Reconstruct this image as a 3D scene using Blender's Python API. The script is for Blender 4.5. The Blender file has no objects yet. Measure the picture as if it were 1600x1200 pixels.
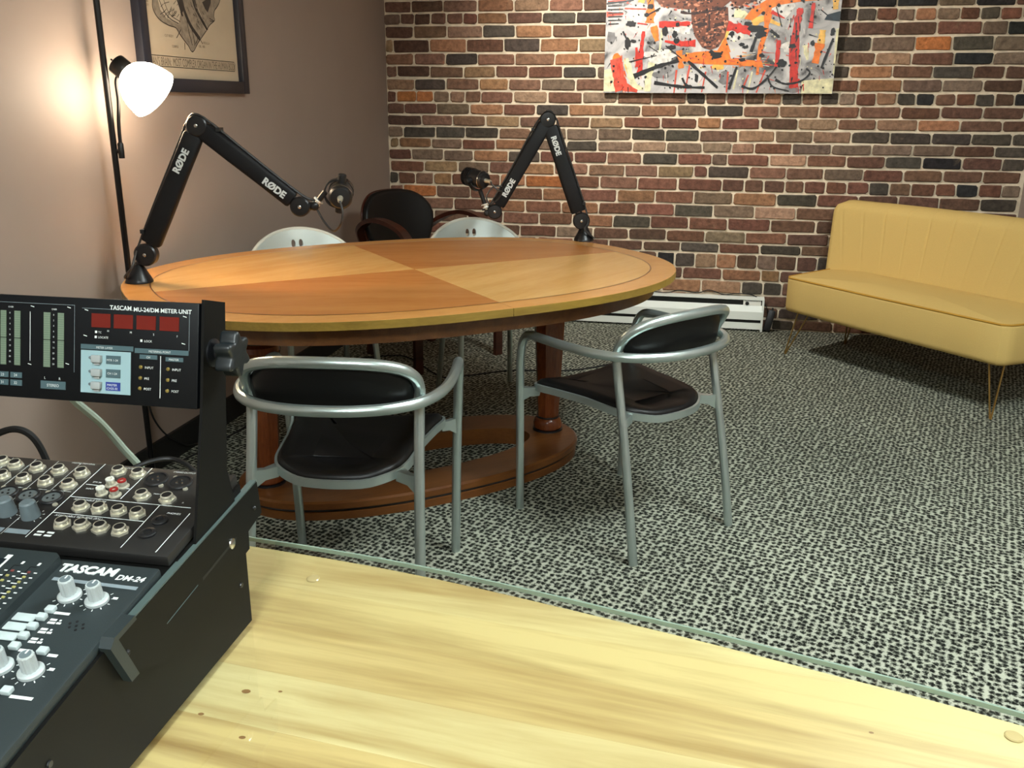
import bpy, bmesh, math, random
from mathutils import Matrix, Vector
R = math.radians
random.seed(7)
scene = bpy.context.scene
col = scene.collection

# ------------------------------------------------------------------ camera, world, exposure
CAM_H = 1.32
yaw, pitch, roll = R(11.127), R(17.262), R(0.421)
_f = Vector((-math.sin(yaw)*math.cos(pitch), math.cos(yaw)*math.cos(pitch), -math.sin(pitch)))
_r = Vector((math.cos(yaw), math.sin(yaw), 0)); _u = _r.cross(_f)
_r2 = _r*math.cos(roll) + _u*math.sin(roll); _u2 = -_r*math.sin(roll) + _u*math.cos(roll)
cd = bpy.data.cameras.new('camera'); cam = bpy.data.objects.new('camera', cd); col.objects.link(cam)
cam.matrix_world = Matrix(((_r2.x, _u2.x, -_f.x, 0), (_r2.y, _u2.y, -_f.y, 0), (_r2.z, _u2.z, -_f.z, CAM_H), (0, 0, 0, 1)))
cd.sensor_fit = 'HORIZONTAL'; cd.sensor_width = 36; cd.lens = 36*1409.17/1600; cd.clip_start = 0.02
scene.camera = cam
w = bpy.data.worlds.new('room_world'); scene.world = w; w.use_nodes = True
w.node_tree.nodes['Background'].inputs[0].default_value = (0.75, 0.85, 0.8, 1)
w.node_tree.nodes['Background'].inputs[1].default_value = 0.0
vs = scene.view_settings
vs.view_transform = 'Standard'; vs.look = 'None'; vs.gamma = 1.0; vs.use_curve_mapping = False
vs.exposure = 0.52
ADDED_PANEL_LIGHT = 44.0      # emission of the added ceiling panels
SPOT_W = 115.0          # added, unseen spotlight that brightens the brick wall
LAMP_GLOW = 26.0       # emission of the floor lamp's glass shade

# ------------------------------------------------------------------ helpers
def lin(c):
    o = []
    for v in c[:3]:
        v /= 255.0
        o.append(v/12.92 if v <= 0.04045 else ((v+0.055)/1.055)**2.4)
    return (o[0], o[1], o[2], 1)

def nodes_of(m):
    m.use_nodes = True
    return m.node_tree.nodes, m.node_tree.links, m.node_tree.nodes['Principled BSDF']

def mat(name, c, rough=0.5, metal=0.0, var=0.0, scale=30, bump=0.0, bscale=200, coat=0.0, spec=None, emit=0.0):
    m = bpy.data.materials.new(name); N, L, b = nodes_of(m)
    base = lin(c)
    b.inputs['Base Color'].default_value = base
    b.inputs['Roughness'].default_value = rough; b.inputs['Metallic'].default_value = metal
    if coat: b.inputs['Coat Weight'].default_value = coat; b.inputs['Coat Roughness'].default_value = 0.08
    if spec is not None: b.inputs['Specular IOR Level'].default_value = spec
    if emit:
        b.inputs['Emission Color'].default_value = base; b.inputs['Emission Strength'].default_value = emit
    if var or bump:
        tc = N.new('ShaderNodeTexCoord')
    if var:
        n = N.new('ShaderNodeTexNoise'); n.inputs['Scale'].default_value = scale; n.inputs['Detail'].default_value = 5
        L.new(tc.outputs['Object'], n.inputs['Vector'])
        r = N.new('ShaderNodeValToRGB')
        r.color_ramp.elements[0].position = 0.3; r.color_ramp.elements[1].position = 0.7
        r.color_ramp.elements[0].color = tuple(v*(1-var) for v in base[:3])+(1,)
        r.color_ramp.elements[1].color = tuple(min(1, v*(1+var)) for v in base[:3])+(1,)
        L.new(n.outputs['Fac'], r.inputs['Fac']); L.new(r.outputs['Color'], b.inputs['Base Color'])
    if bump:
        n2 = N.new('ShaderNodeTexNoise'); n2.inputs['Scale'].default_value = bscale; n2.inputs['Detail'].default_value = 6
        L.new(tc.outputs['Object'], n2.inputs['Vector'])
        bp = N.new('ShaderNodeBump'); bp.inputs['Strength'].default_value = bump; bp.inputs['Distance'].default_value = 0.002
        L.new(n2.outputs['Fac'], bp.inputs['Height']); L.new(bp.outputs['Normal'], b.inputs['Normal'])
    return m

def wood(name, c1, c2, ang=0.0, stretch=14.0, scale=6.0, rough=0.3, coat=0.0, contrast=(0.35, 0.68), fine=0.25):
    """grain along the direction ang (radians) in object XY"""
    m = bpy.data.materials.new(name); N, L, b = nodes_of(m)
    tc = N.new('ShaderNodeTexCoord'); mp = N.new('ShaderNodeMapping')
    mp.vector_type = 'TEXTURE'
    mp.inputs['Rotation'].default_value = (0, 0, ang); mp.inputs['Scale'].default_value = (stretch, 1, 1)
    L.new(tc.outputs['Object'], mp.inputs['Vector'])
    n = N.new('ShaderNodeTexNoise'); n.inputs['Scale'].default_value = scale*2.2; n.inputs['Detail'].default_value = 7
    n.inputs['Roughness'].default_value = 0.6; n.inputs['Distortion'].default_value = 0.6
    L.new(mp.outputs['Vector'], n.inputs['Vector'])
    n2 = N.new('ShaderNodeTexNoise'); n2.inputs['Scale'].default_value = scale*26; n2.inputs['Detail'].default_value = 3
    L.new(mp.outputs['Vector'], n2.inputs['Vector'])
    mx = N.new('ShaderNodeMix'); mx.data_type = 'FLOAT'; mx.inputs['Factor'].default_value = fine
    L.new(n.outputs['Fac'], mx.inputs['A']); L.new(n2.outputs['Fac'], mx.inputs['B'])
    r = N.new('ShaderNodeValToRGB')
    r.color_ramp.elements[0].position, r.color_ramp.elements[1].position = contrast
    r.color_ramp.elements[0].color = lin(c1); r.color_ramp.elements[1].color = lin(c2)
    L.new(mx.outputs['Result'], r.inputs['Fac']); L.new(r.outputs['Color'], b.inputs['Base Color'])
    b.inputs['Roughness'].default_value = rough
    if coat: b.inputs['Coat Weight'].default_value = coat; b.inputs['Coat Roughness'].default_value = 0.1
    return m

def tag(o, label=None, cat=None, group=None, kind=None):
    if label: o['label'] = label
    if cat: o['category'] = cat
    if group: o['group'] = group
    if kind: o['kind'] = kind
    return o

def empty(name, loc=(0, 0, 0), rz=0.0, label=None, cat=None, group=None):
    o = bpy.data.objects.new(name, None); col.objects.link(o)
    o.location = loc; o.rotation_euler = (0, 0, rz); o.empty_display_size = 0.05
    return tag(o, label, cat, group)

def link_mesh(name, me, material, parent=None, smooth=30):
    if material is not None and not me.materials: me.materials.append(material)
    if smooth:
        me.shade_smooth(); me.set_sharp_from_angle(angle=R(smooth))
    o = bpy.data.objects.new(name, me); col.objects.link(o)
    if parent: o.parent = parent
    return o

def catmull(pts, n=8, closed=False):
    P = [Vector(p) for p in pts]; out = []
    m = len(P); rng = range(m if closed else m-1)
    for i in rng:
        p1, p2 = P[i], P[(i+1) % m]
        p0 = P[(i-1) % m] if (closed or i > 0) else p1*2-p2
        p3 = P[(i+2) % m] if (closed or i+2 < m) else p2*2-p1
        for k in range(n):
            t = k/n
            out.append(0.5*((2*p1)+(p2-p0)*t+(2*p0-5*p1+4*p2-p3)*t*t+(3*p1-p0-3*p2+p3)*t**3))
    if not closed: out.append(P[-1].copy())
    return out

def superell(a, b, n, N=96, t0=0.0, t1=2*math.pi, full=True):
    out = []
    for i in range(N if full else N+1):
        t = t0+(t1-t0)*i/N
        c, s = math.cos(t), math.sin(t)
        out.append((a*math.copysign(abs(c)**(2/n), c), b*math.copysign(abs(s)**(2/n), s)))
    return out

class MB:
    def __init__(s): s.v = []; s.f = []; s.M = Matrix.Identity(4)
    def put(s, vs, fs):
        k = len(s.v)
        s.v += [tuple(s.M @ Vector(p)) for p in vs]; s.f += [tuple(i+k for i in f) for f in fs]
        return s
    def box(s, c, d, rot=None, bev=0.0):
        x, y, z = d[0]/2, d[1]/2, d[2]/2
        if bev:
            bm = bmesh.new(); bmesh.ops.create_cube(bm, size=1)
            for v in bm.verts: v.co = Vector((v.co.x*d[0], v.co.y*d[1], v.co.z*d[2]))
            bmesh.ops.bevel(bm, geom=bm.edges[:], offset=bev, segments=2, profile=0.5, affect='EDGES')
            bm.verts.ensure_lookup_table()
            vs = [v.co.copy() for v in bm.verts]; fs = [tuple(v.index for v in f.verts) for f in bm.faces]; bm.free()
        else:
            vs = [Vector(p) for p in ((-x,-y,-z),(x,-y,-z),(x,y,-z),(-x,y,-z),(-x,-y,z),(x,-y,z),(x,y,z),(-x,y,z))]
            fs = [(0,3,2,1),(4,5,6,7),(0,1,5,4),(1,2,6,5),(2,3,7,6),(3,0,4,7)]
        M = Matrix.Translation(c) @ (rot.to_4x4() if rot is not None else Matrix.Identity(4))
        return s.put([M @ p for p in vs], fs)
    def prism(s, out, z0, z1):
        n = len(out)
        vs = [(x, y, z0) for x, y in out]+[(x, y, z1) for x, y in out]
        fs = [tuple(range(n-1, -1, -1)), tuple(range(n, 2*n))]+[(i, (i+1) % n, n+(i+1) % n, n+i) for i in range(n)]
        return s.put(vs, fs)
    def flat(s, out, z):
        return s.put([(x, y, z) for x, y in out], [tuple(range(len(out)))])
    def cushion(s, out, z0, z1, r, seg=4, crown=0.0, rb=None):
        """prism with rounded top and bottom edges; out counter-clockwise"""
        rb = r if rb is None else rb
        n = len(out); P = [Vector(p) for p in out]
        nor = []
        for i in range(n):
            d = (P[(i+1) % n]-P[i-1]).normalized(); nor.append(Vector((d.y, -d.x)))
        rings = []
        for k in range(seg+1):
            a = math.pi/2*(1-k/seg); rings.append((rb*(1-math.cos(a)), z0+rb*(1-math.sin(a))))
        for k in range(seg+1):
            a = math.pi/2*k/seg; rings.append((r*(1-math.cos(a)), z1-r*(1-math.sin(a))))
        vs = []; fs = []
        for ins, z in rings: vs += [(p.x-q.x*ins, p.y-q.y*ins, z) for p, q in zip(P, nor)]
        c = sum(P, Vector((0, 0)))/n; m = len(rings)
        last = [Vector(v) for v in vs[-n:]]
        for sc in (0.85, 0.6, 0.3) if crown else ():
            vs += [(c.x+(v.x-c.x)*sc, c.y+(v.y-c.y)*sc, v.z+crown*(1-sc**2)) for v in last]; m += 1
        for k in range(m-1):
            fs += [(k*n+i, k*n+(i+1) % n, (k+1)*n+(i+1) % n, (k+1)*n+i) for i in range(n)]
        fs += [tuple(range(n-1, -1, -1)), tuple(range((m-1)*n, m*n))]
        return s.put(vs, fs)
    def tube(s, path, r, n=10, closed=False, caps=True, ell=None):
        P = [Vector(p) for p in path]; m = len(P)
        rad = r if isinstance(r, (list, tuple)) else [r]*m
        T = []
        for i in range(m):
            if closed: d = P[(i+1) % m]-P[i-1]
            else: d = P[min(i+1, m-1)]-P[max(i-1, 0)]
            T.append(d.normalized())
        up = Vector((0, 0, 1)) if abs(T[0].z) < 0.9 else Vector((1, 0, 0))
        X = T[0].cross(up).normalized(); vs = []; fs = []
        for i in range(m):
            X = (X-T[i]*X.dot(T[i])).normalized(); Yv = T[i].cross(X)
            for k in range(n):
                a = 2*math.pi*k/n
                vs.append(P[i]+(X*math.cos(a)+Yv*math.sin(a)*(ell or 1))*rad[i])
        for i in range(m if closed else m-1):
            j = (i+1) % m
            fs += [(i*n+k, i*n+(k+1) % n, j*n+(k+1) % n, j*n+k) for k in range(n)]
        if caps and not closed: fs += [tuple(range(n-1, -1, -1)), tuple(range((m-1)*n, m*n))]
        return s.put(vs, fs)
    def lathe(s, prof, n=24, M=None, cap=True):
        vs = []; fs = []; m = len(prof)
        for r, z in prof:
            for k in range(n):
                a = 2*math.pi*k/n; vs.append(Vector((r*math.cos(a), r*math.sin(a), z)))
        for i in range(m-1):
            fs += [(i*n+k, i*n+(k+1) % n, (i+1)*n+(k+1) % n, (i+1)*n+k) for k in range(n)]
        if cap: fs += [tuple(range(n-1, -1, -1)), tuple(range((m-1)*n, m*n))]
        if M is not None: vs = [M @ v for v in vs]
        return s.put(vs, fs)
    def mesh(s, name):
        me = bpy.data.meshes.new(name); me.from_pydata(s.v, [], s.f); me.update()
        bm = bmesh.new(); bm.from_mesh(me); bmesh.ops.recalc_face_normals(bm, faces=bm.faces[:]); bm.to_mesh(me); bm.free()
        return me
    def build(s, name, material, parent=None, smooth=30):
        return link_mesh(name, s.mesh(name), material, parent, smooth)

def axis_matrix(o, z, x=None):
    """matrix with origin o and local Z along z"""
    z = Vector(z).normalized()
    x = Vector(x) if x is not None else (Vector((1, 0, 0)) if abs(z.x) < 0.9 else Vector((0, 1, 0)))
    x = (x-z*x.dot(z)).normalized(); y = z.cross(x)
    return Matrix(((x.x, y.x, z.x, o[0]), (x.y, y.y, z.y, o[1]), (x.z, y.z, z.z, o[2]), (0, 0, 0, 1)))

def text_geo(body, size, align='LEFT', bold=0.0, shear=0.0, sx=1.0, extrude=0.0):
    cu = bpy.data.curves.new('lettering', 'FONT'); cu.body = body; cu.size = size; cu.align_x = align
    cu.offset = bold; cu.shear = shear; cu.extrude = extrude; cu.resolution_u = 3
    ob = bpy.data.objects.new('lettering', cu)
    me = bpy.data.meshes.new_from_object(ob)
    vs = [Vector((v.co.x*sx, v.co.y, v.co.z)) for v in me.vertices]; fs = [tuple(p.vertices) for p in me.polygons]
    bpy.data.objects.remove(ob); bpy.data.curves.remove(cu); bpy.data.meshes.remove(me)
    return vs, fs

def add_text(mb, M, body, size, **k):
    vs, fs = text_geo(body, size, **k)
    mb.put([M @ v for v in vs], fs)

# ------------------------------------------------------------------ materials
M_BLACK = mat('black_plastic', (20, 21, 23), 0.42)
M_BLACK_RUB = mat('black_rubber', (14, 14, 15), 0.75)
M_LEATHER = mat('black_leather', (8, 7, 7), 0.44, bump=0.1, bscale=500, spec=0.35)
M_ALU = mat('satin_aluminium', (182, 194, 191), 0.32, 0.85, var=0.05, scale=14)
M_CHROME = mat('bright_metal', (205, 205, 200), 0.2, 1.0)
M_NICKEL = mat('nickel', (206, 202, 184), 0.3, 0.65)
M_BRASS = mat('brass_rod', (170, 138, 80), 0.3, 0.9)
M_WHITE = mat('white_enamel', (226, 230, 222), 0.4)
M_WHITEPL = mat('white_plastic', (238, 236, 226), 0.35)
M_PRINT = mat('white_print', (206, 212, 210), 0.6)
M_SHELL = mat('pale_grey_shell', (190, 200, 196), 0.35, 0.25)
M_DARKWOOD = wood('dark_mahogany', (48, 20, 12), (78, 36, 22), 0, 8, 8, 0.32)
M_CONS = mat('console_slate_panel', (31, 40, 42), 0.5, var=0.1, scale=9, bump=0.05, bscale=900)
M_CONS_DK = mat('console_jack_panel', (22, 21, 20), 0.5, var=0.1, scale=9)
M_CONS_SIDE = mat('console_side_steel', (9, 9, 8), 0.55, spec=0.18)
M_METERBLK = mat('meter_black_face', (7, 9, 12), 0.45, spec=0.18)
M_TEAL = mat('teal_label', (62, 84, 90), 0.5)

# ------------------------------------------------------------------ the room
XL, XR, YB, YF, ZC = -1.91, 2.02, 5.62, -2.2, 2.62
M_WALL = mat('taupe_wall_paint', (158, 141, 130), 0.62, var=0.035, scale=3, bump=0.08, bscale=260)
M_CEIL = mat('ceiling_white', (205, 203, 195), 0.8)
M_BASEB = mat('black_baseboard', (17, 17, 18), 0.5)

def carpet_material():
    m = bpy.data.materials.new('loop_carpet'); N, L, b = nodes_of(m)
    tc = N.new('ShaderNodeTexCoord')
    # pale yarn with dark pits in slightly wandering rows, broken up by fine noise
    mp = N.new('ShaderNodeMapping'); mp.inputs['Scale'].default_value = (57, 51, 1); mp.inputs['Rotation'].default_value = (0, 0, R(18))
    L.new(tc.outputs['Object'], mp.inputs['Vector'])
    vo = N.new('ShaderNodeTexVoronoi'); vo.voronoi_dimensions = '2D'; vo.feature = 'F1'
    vo.inputs['Scale'].default_value = 1.0; vo.inputs['Randomness'].default_value = 0.5
    nd = N.new('ShaderNodeTexNoise'); nd.inputs['Scale'].default_value = 150; nd.inputs['Detail'].default_value = 3
    L.new(tc.outputs['Object'], nd.inputs['Vector'])
    va = N.new('ShaderNodeVectorMath'); va.operation = 'SCALE'; va.inputs['Scale'].default_value = 1.05
    L.new(nd.outputs['Color'], va.inputs[0])
    ad = N.new('ShaderNodeVectorMath'); ad.operation = 'ADD'
    L.new(mp.outputs['Vector'], ad.inputs[0]); L.new(va.outputs[0], ad.inputs[1]); L.new(ad.outputs[0], vo.inputs['Vector'])
    vi = N.new('ShaderNodeMapRange'); vi.inputs['From Min'].default_value = 0.14; vi.inputs['From Max'].default_value = 0.60
    vi.inputs['To Min'].default_value = 0.0; vi.inputs['To Max'].default_value = 1.0
    L.new(vo.outputs['Distance'], vi.inputs['Value'])
    nf = N.new('ShaderNodeTexNoise'); nf.inputs['Scale'].default_value = 330; nf.inputs['Detail'].default_value = 4
    L.new(tc.outputs['Object'], nf.inputs['Vector'])
    mul = N.new('ShaderNodeMix'); mul.data_type = 'FLOAT'; mul.inputs['Factor'].default_value = 0.5
    L.new(vi.outputs['Result'], mul.inputs['A']); L.new(nf.outputs['Fac'], mul.inputs['B'])
    r = N.new('ShaderNodeValToRGB')
    e = r.color_ramp.elements
    e[0].position = 0.34; e[0].color = lin((16, 18, 15)); e[1].position = 0.70; e[1].color = lin((166, 168, 152))
    k = e.new(0.5); k.color = lin((84, 87, 77))
    L.new(mul.outputs['Result'], r.inputs['Fac'])
    nb = N.new('ShaderNodeTexNoise'); nb.inputs['Scale'].default_value = 2.2; nb.inputs['Detail'].default_value = 3
    L.new(tc.outputs['Object'], nb.inputs['Vector'])
    mr = N.new('ShaderNodeMapRange'); mr.inputs['From Min'].default_value = 0.3; mr.inputs['From Max'].default_value = 0.7
    mr.inputs['To Min'].default_value = 0.88; mr.inputs['To Max'].default_value = 1.1
    L.new(nb.outputs['Fac'], mr.inputs['Value'])
    vm = N.new('ShaderNodeVectorMath'); vm.operation = 'SCALE'
    L.new(r.outputs['Color'], vm.inputs[0]); L.new(mr.outputs['Result'], vm.inputs['Scale'])
    L.new(vm.outputs[0], b.inputs['Base Color'])
    bp = N.new('ShaderNodeBump'); bp.inputs['Strength'].default_value = 0.7; bp.inputs['Distance'].default_value = 0.004
    L.new(mul.outputs['Result'], bp.inputs['Height']); L.new(bp.outputs['Normal'], b.inputs['Normal'])
    b.inputs['Roughness'].default_value = 0.95; b.inputs['Specular IOR Level'].default_value = 0.1
    return m

def struct(name, mb, m, parent=None):
    o = mb.build(name, m, parent, 0)
    if parent is None: o['kind'] = 'structure'
    return o
T = 0.12
struct('floor', MB().box(((XL+XR)/2, (YB+YF)/2, -0.05), (XR-XL+2*T, YB-YF+2*T, 0.1)), carpet_material())
struct('ceiling', MB().box(((XL+XR)/2, (YB+YF)/2, ZC+0.05), (XR-XL+2*T, YB-YF+2*T, 0.1)), M_CEIL)
struct('wall_left', MB().box((XL-T/2, (YB+YF)/2, ZC/2), (T, YB-YF+2*T, ZC)), M_WALL)
struct('wall_right', MB().box((XR+T/2, (YB+YF)/2, ZC/2), (T, YB-YF+2*T, ZC)), M_WALL)
struct('wall_front', MB().box(((XL+XR)/2, YF-T/2, ZC/2), (XR-XL, T, ZC)), M_WALL)
_b = MB(); _b.prism([(XL, YF), (XL+0.014, YF), (XL+0.014, YB), (XL, YB)], 0.0, 0.108)
struct('baseboard_left', _b, M_BASEB)

struct('trim_1', MB().box(((1.808+XR)/2, YB-0.11, ZC/2), (XR-1.808, 0.22, ZC)), M_WALL)

# brick wall: a mortar slab with real bricks standing proud of it
M_MORTAR = mat('lime_mortar', (228, 212, 186), 0.95, var=0.16, scale=22, bump=0.6, bscale=120)
wall_back = struct('wall_back', MB().box(((XL+XR)/2, YB+T/2+0.002, ZC/2), (XR-XL, T, ZC)), M_MORTAR)

def brick_material():
    m = bpy.data.materials.new('old_clay_brick'); N, L, b = nodes_of(m)
    at = N.new('ShaderNodeAttribute'); at.attribute_name = 'clay'
    ge = N.new('ShaderNodeNewGeometry')
    n = N.new('ShaderNodeTexNoise'); n.inputs['Scale'].default_value = 34; n.inputs['Detail'].default_value = 9; n.inputs['Roughness'].default_value = 0.72
    L.new(ge.outputs['Position'], n.inputs['Vector'])
    mr = N.new('ShaderNodeMapRange'); mr.inputs['From Min'].default_value = 0.25; mr.inputs['From Max'].default_value = 0.75
    mr.inputs['To Min'].default_value = 0.4; mr.inputs['To Max'].default_value = 1.6
    L.new(n.outputs['Fac'], mr.inputs['Value'])
    sc = N.new('ShaderNodeVectorMath'); sc.operation = 'SCALE'
    L.new(at.outputs['Color'], sc.inputs[0]); L.new(mr.outputs['Result'], sc.inputs['Scale'])
    # lime smears and soot flecks
    n2 = N.new('ShaderNodeTexNoise'); n2.inputs['Scale'].default_value = 9; n2.inputs['Detail'].default_value = 9; n2.inputs['Roughness'].default_value = 0.75
    L.new(ge.outputs['Position'], n2.inputs['Vector'])
    r2 = N.new('ShaderNodeValToRGB'); r2.color_ramp.elements[0].position = 0.60; r2.color_ramp.elements[1].position = 0.80
    L.new(n2.outputs['Fac'], r2.inputs['Fac'])
    mx = N.new('ShaderNodeMix'); mx.data_type = 'RGBA'; mx.inputs['B'].default_value = lin((168, 146, 118))
    md = N.new('ShaderNodeMath'); md.operation = 'MULTIPLY'; md.inputs[1].default_value = 0.55
    L.new(r2.outputs['Color'], md.inputs[0]); L.new(md.outputs[0], mx.inputs['Factor'])
    L.new(sc.outputs[0], mx.inputs['A']); L.new(mx.outputs['Result'], b.inputs['Base Color'])
    n3 = N.new('ShaderNodeTexNoise'); n3.inputs['Scale'].default_value = 75; n3.inputs['Detail'].default_value = 8
    L.new(ge.outputs['Position'], n3.inputs['Vector'])
    bp = N.new('ShaderNodeBump'); bp.inputs['Strength'].default_value = 0.8; bp.inputs['Distance'].default_value = 0.006
    L.new(n3.outputs['Fac'], bp.inputs['Height']); L.new(bp.outputs['Normal'], b.inputs['Normal'])
    b.inputs['Roughness'].default_value = 0.88; b.inputs['Specular IOR Level'].default_value = 0.25
    return m
M_BRICK = brick_material()
CLAY = {'B': (100, 74, 61), 'M': (126, 95, 77), 'T': (146, 117, 90), 'G': (122, 102, 86), 'D': (78, 70, 62), 'K': (47, 46, 45),
        'R': (113, 78, 63), 'O': (148, 108, 80), 'Q': (166, 106, 64), 'P': (156, 124, 101)}
ROWS = [
(1.909,1.837,'-174B -154B -133M -111O -90T -70M -50B -30M -10R 9B 28M 47B 64M 81B 102K 123K 142G 162K 173B'),
(1.837,1.768,'-192G -181G -172B -162B -152B -142M -133R -115O -94B -74D -54D -33M -22R -12B -1D 10R 20M 31B 41R 51D 62B 72R 82D 92D 103R 112G 123O 135G 145R 155D 166R 174G'),
(1.768,1.692,'-173B -152M -130P -110D -88O -67M -47R -26B -6M 14R 35D 56B 79B 102B 124B 147R 160G 175K'),
(1.692,1.611,'-186T -163B -140O -117R -95D -72O -51T -31M -11B 9R 30B 49M 70D 91D 114G 133Q 154D 177G'),
(1.611,1.538,'-173M -153M -133D -110M -86M -65O -44M -23R -3B 17D 38M 59B 74R 94M 113P 135B 155K 178G'),
(1.538,1.466,'-184M -163B -142M -122T -102R -81R -61D -39G -19M 1R 23B 42D 61B 81D 104O 125B 146D 162B 179B'),
(1.466,1.394,'-173P -153D -132M -114O -94M -73G -52M -31B -11M 9R 30B 50D 69M 87R 110O 131G 152G 172B 180B'),
(1.394,1.322,'-185R -172Q -161Q -151G -141P -131M -111M -90P -69M -48G -28M -8M 3D 15M 25M 36B 46O 57D 67M 77D 86G 97R 108M 118D 128K 139M 149R 159D 169B 179K'),
(1.322,1.252,'-180M -159B -138G -117O -97R -77D -56O -34G -13O 4G 25D 45M 67M 89R 111M 132R 154B 175B 180D'),
(1.252,1.184,'-191D -169B -149M -128M -107T -85M -64M -44T -22R -1R 13O 35R 56B 78P 99M 121P 143O 165B 180B'),
(1.184,1.113,'-181G -160D -141D -120D -100M -78G -59G -39G -19D 1D 23M 44P 65G 86P 107D 129D 150D 171D 180D'),
(1.113,1.048,'-190D -184T -163O -143G -122R -101O -78G -59D -38G -18P 3G 20G 33P 54R 76G 98G 120G 142G 163B 180D'),
(1.048,0.976,'-176R -155G -136G -114O -94D -73R -53R -32M -11D 9R 18G 42R 63P 85R 106B 126D 147K 168B 180D'),
(0.976,0.904,'-190T -168R -146T -126G -105M -85O -64M -42M -22M -1T 7R 31D 52M 73M 95G 117R 138M 159B 179B 180B'),
(0.904,0.827,'-185D -174R -162M -150O -137R -119R -103O -79Q -57R -34M -10R 16R 29B 40B 52B 63B 75R 87R 99R 110D 122M 135R 146R 158K 170R 180G'),
(0.827,0.749,'-182M -160Q -138M -115R -92R -69O -46R -23O -0R 23G 48O 71D 94R 116B 138B 160B 179D'),
(0.749,0.673,'-172M -149M -127R -103O -80R -57O -34R -11R 12D 36G 60P 83M 105R 128B 150R 180B'),
(0.673,0.596,'-185R -162B -140M -117B -94R -73R -48O -25D -2R 21R 46R 72B 94B 117R 138B 160M 180B'),
(0.596,0.523,'-174M -151R -128B -106B -83R -60G -38B -15B 8R 32G 56R 80B 103B 126R 149B 180M'),
(0.523,0.460,'-184B -161M -139R -116B -95M -72R -50B -29B -6B 17D 41R 65D 89B 111R 134B 157B 180R'),
(0.460,0.368,'-181B -168R -155M -142B -130D -117R -105M -92B -80B -68R -56M -44R -32D -20B -9K 3D 16P 28O 40B 51G 63B 75B 87D 100R 112B 125M 137R 149B 161D 180B'),
(0.368,0.295,'-179M -155R -132B -109M -87R -66B -46M -25R -4B 20R 43O 54O 68B 91D 113B 136R 159B 180B'),
(0.295,0.212,'-186R -163M -139B -116R -93M -71B -49R -33M -16D 8O 32T 45D 56D 80B 103R 127B 150B 180D'),
(0.212,0.140,'-175B -151M -128R -105B -83M -61R -42B -24D -0O 23B 45D 60B 82B 106D 130B 153R 180B'),
(0.140,0.068,'-185B -162R -138M -115B -93R -70M -48B -27D -5R 19B 40M 55B 79D 101B 125R 148B 180M'),
(0.068,-0.004,'-173B -149M -126R -103B -80M -58R -35B -12M 9B 31R 52B 65D 88B 111R 135B 180B'),
(-0.004,-0.076,'-185B -160R -137M -114B -90R -68M -45B -23R -1M 20B 41R 58D 82B 105B 129R 152M 180B'),
(-0.076,-0.148,'-174B -149M -126R -103B -80M -57R -35B -12M 10B 32R 53B 68D 89B 113R 137B 180B'),
(-0.148,-0.220,'-180B -156R -133M -109B -86R -63M -40B -18R 4M 25B 46R 63D 87B 110B 134R 158M 180B'),
]
def brick_geo(wd, h, dep, rng):
    """irregular rounded brick, centred, front face towards -Y"""
    x, z = wd/2, h/2; o = []
    for sx, sz in ((1, -1), (1, 1), (-1, 1), (-1, -1)):
        c = rng.uniform(0.003, 0.011); jx = rng.uniform(-0.0025, 0.0025); jz = rng.uniform(-0.0025, 0.0025)
        a = (sx*(x-c)+jx, sz*z+jz); b_ = (sx*x+jx, sz*(z-c)+jz)
        o += [a, b_] if (sx > 0) == (sz < 0) else [b_, a]
        if sz == -1 and sx == -1: o.append((rng.uniform(-0.3, 0.3)*wd, -z+rng.uniform(-0.002, 0.002)))
        if sz == 1 and sx == 1: o.append((rng.uniform(-0.3, 0.3)*wd, z+rng.uniform(-0.002, 0.002)))
    n = len(o); vs = []; t = rng.uniform(-0.0025, 0.0025); ins = rng.uniform(0.003, 0.0055)
    for k, (dy, s) in enumerate(((dep, 0), (0.0045, 0), (0.0, ins))):
        for (px, pz) in o:
            q = 1-s/max(0.01, math.hypot(px*0.35, pz))*0.9 if s else 1
            vs.append((px*(1-s/x) if s else px, dy+(t*px/x+rng.uniform(-0.0006, 0.0006) if k else 0), pz*(1-s/z) if s else pz))
    fs = []
    for k in range(2):
        fs += [(k*n+i, k*n+(i+1) % n, (k+1)*n+(i+1) % n, (k+1)*n+i) for i in range(n)]
    fs.append(tuple(range(2*n, 3*n)))
    return vs, fs
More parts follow.
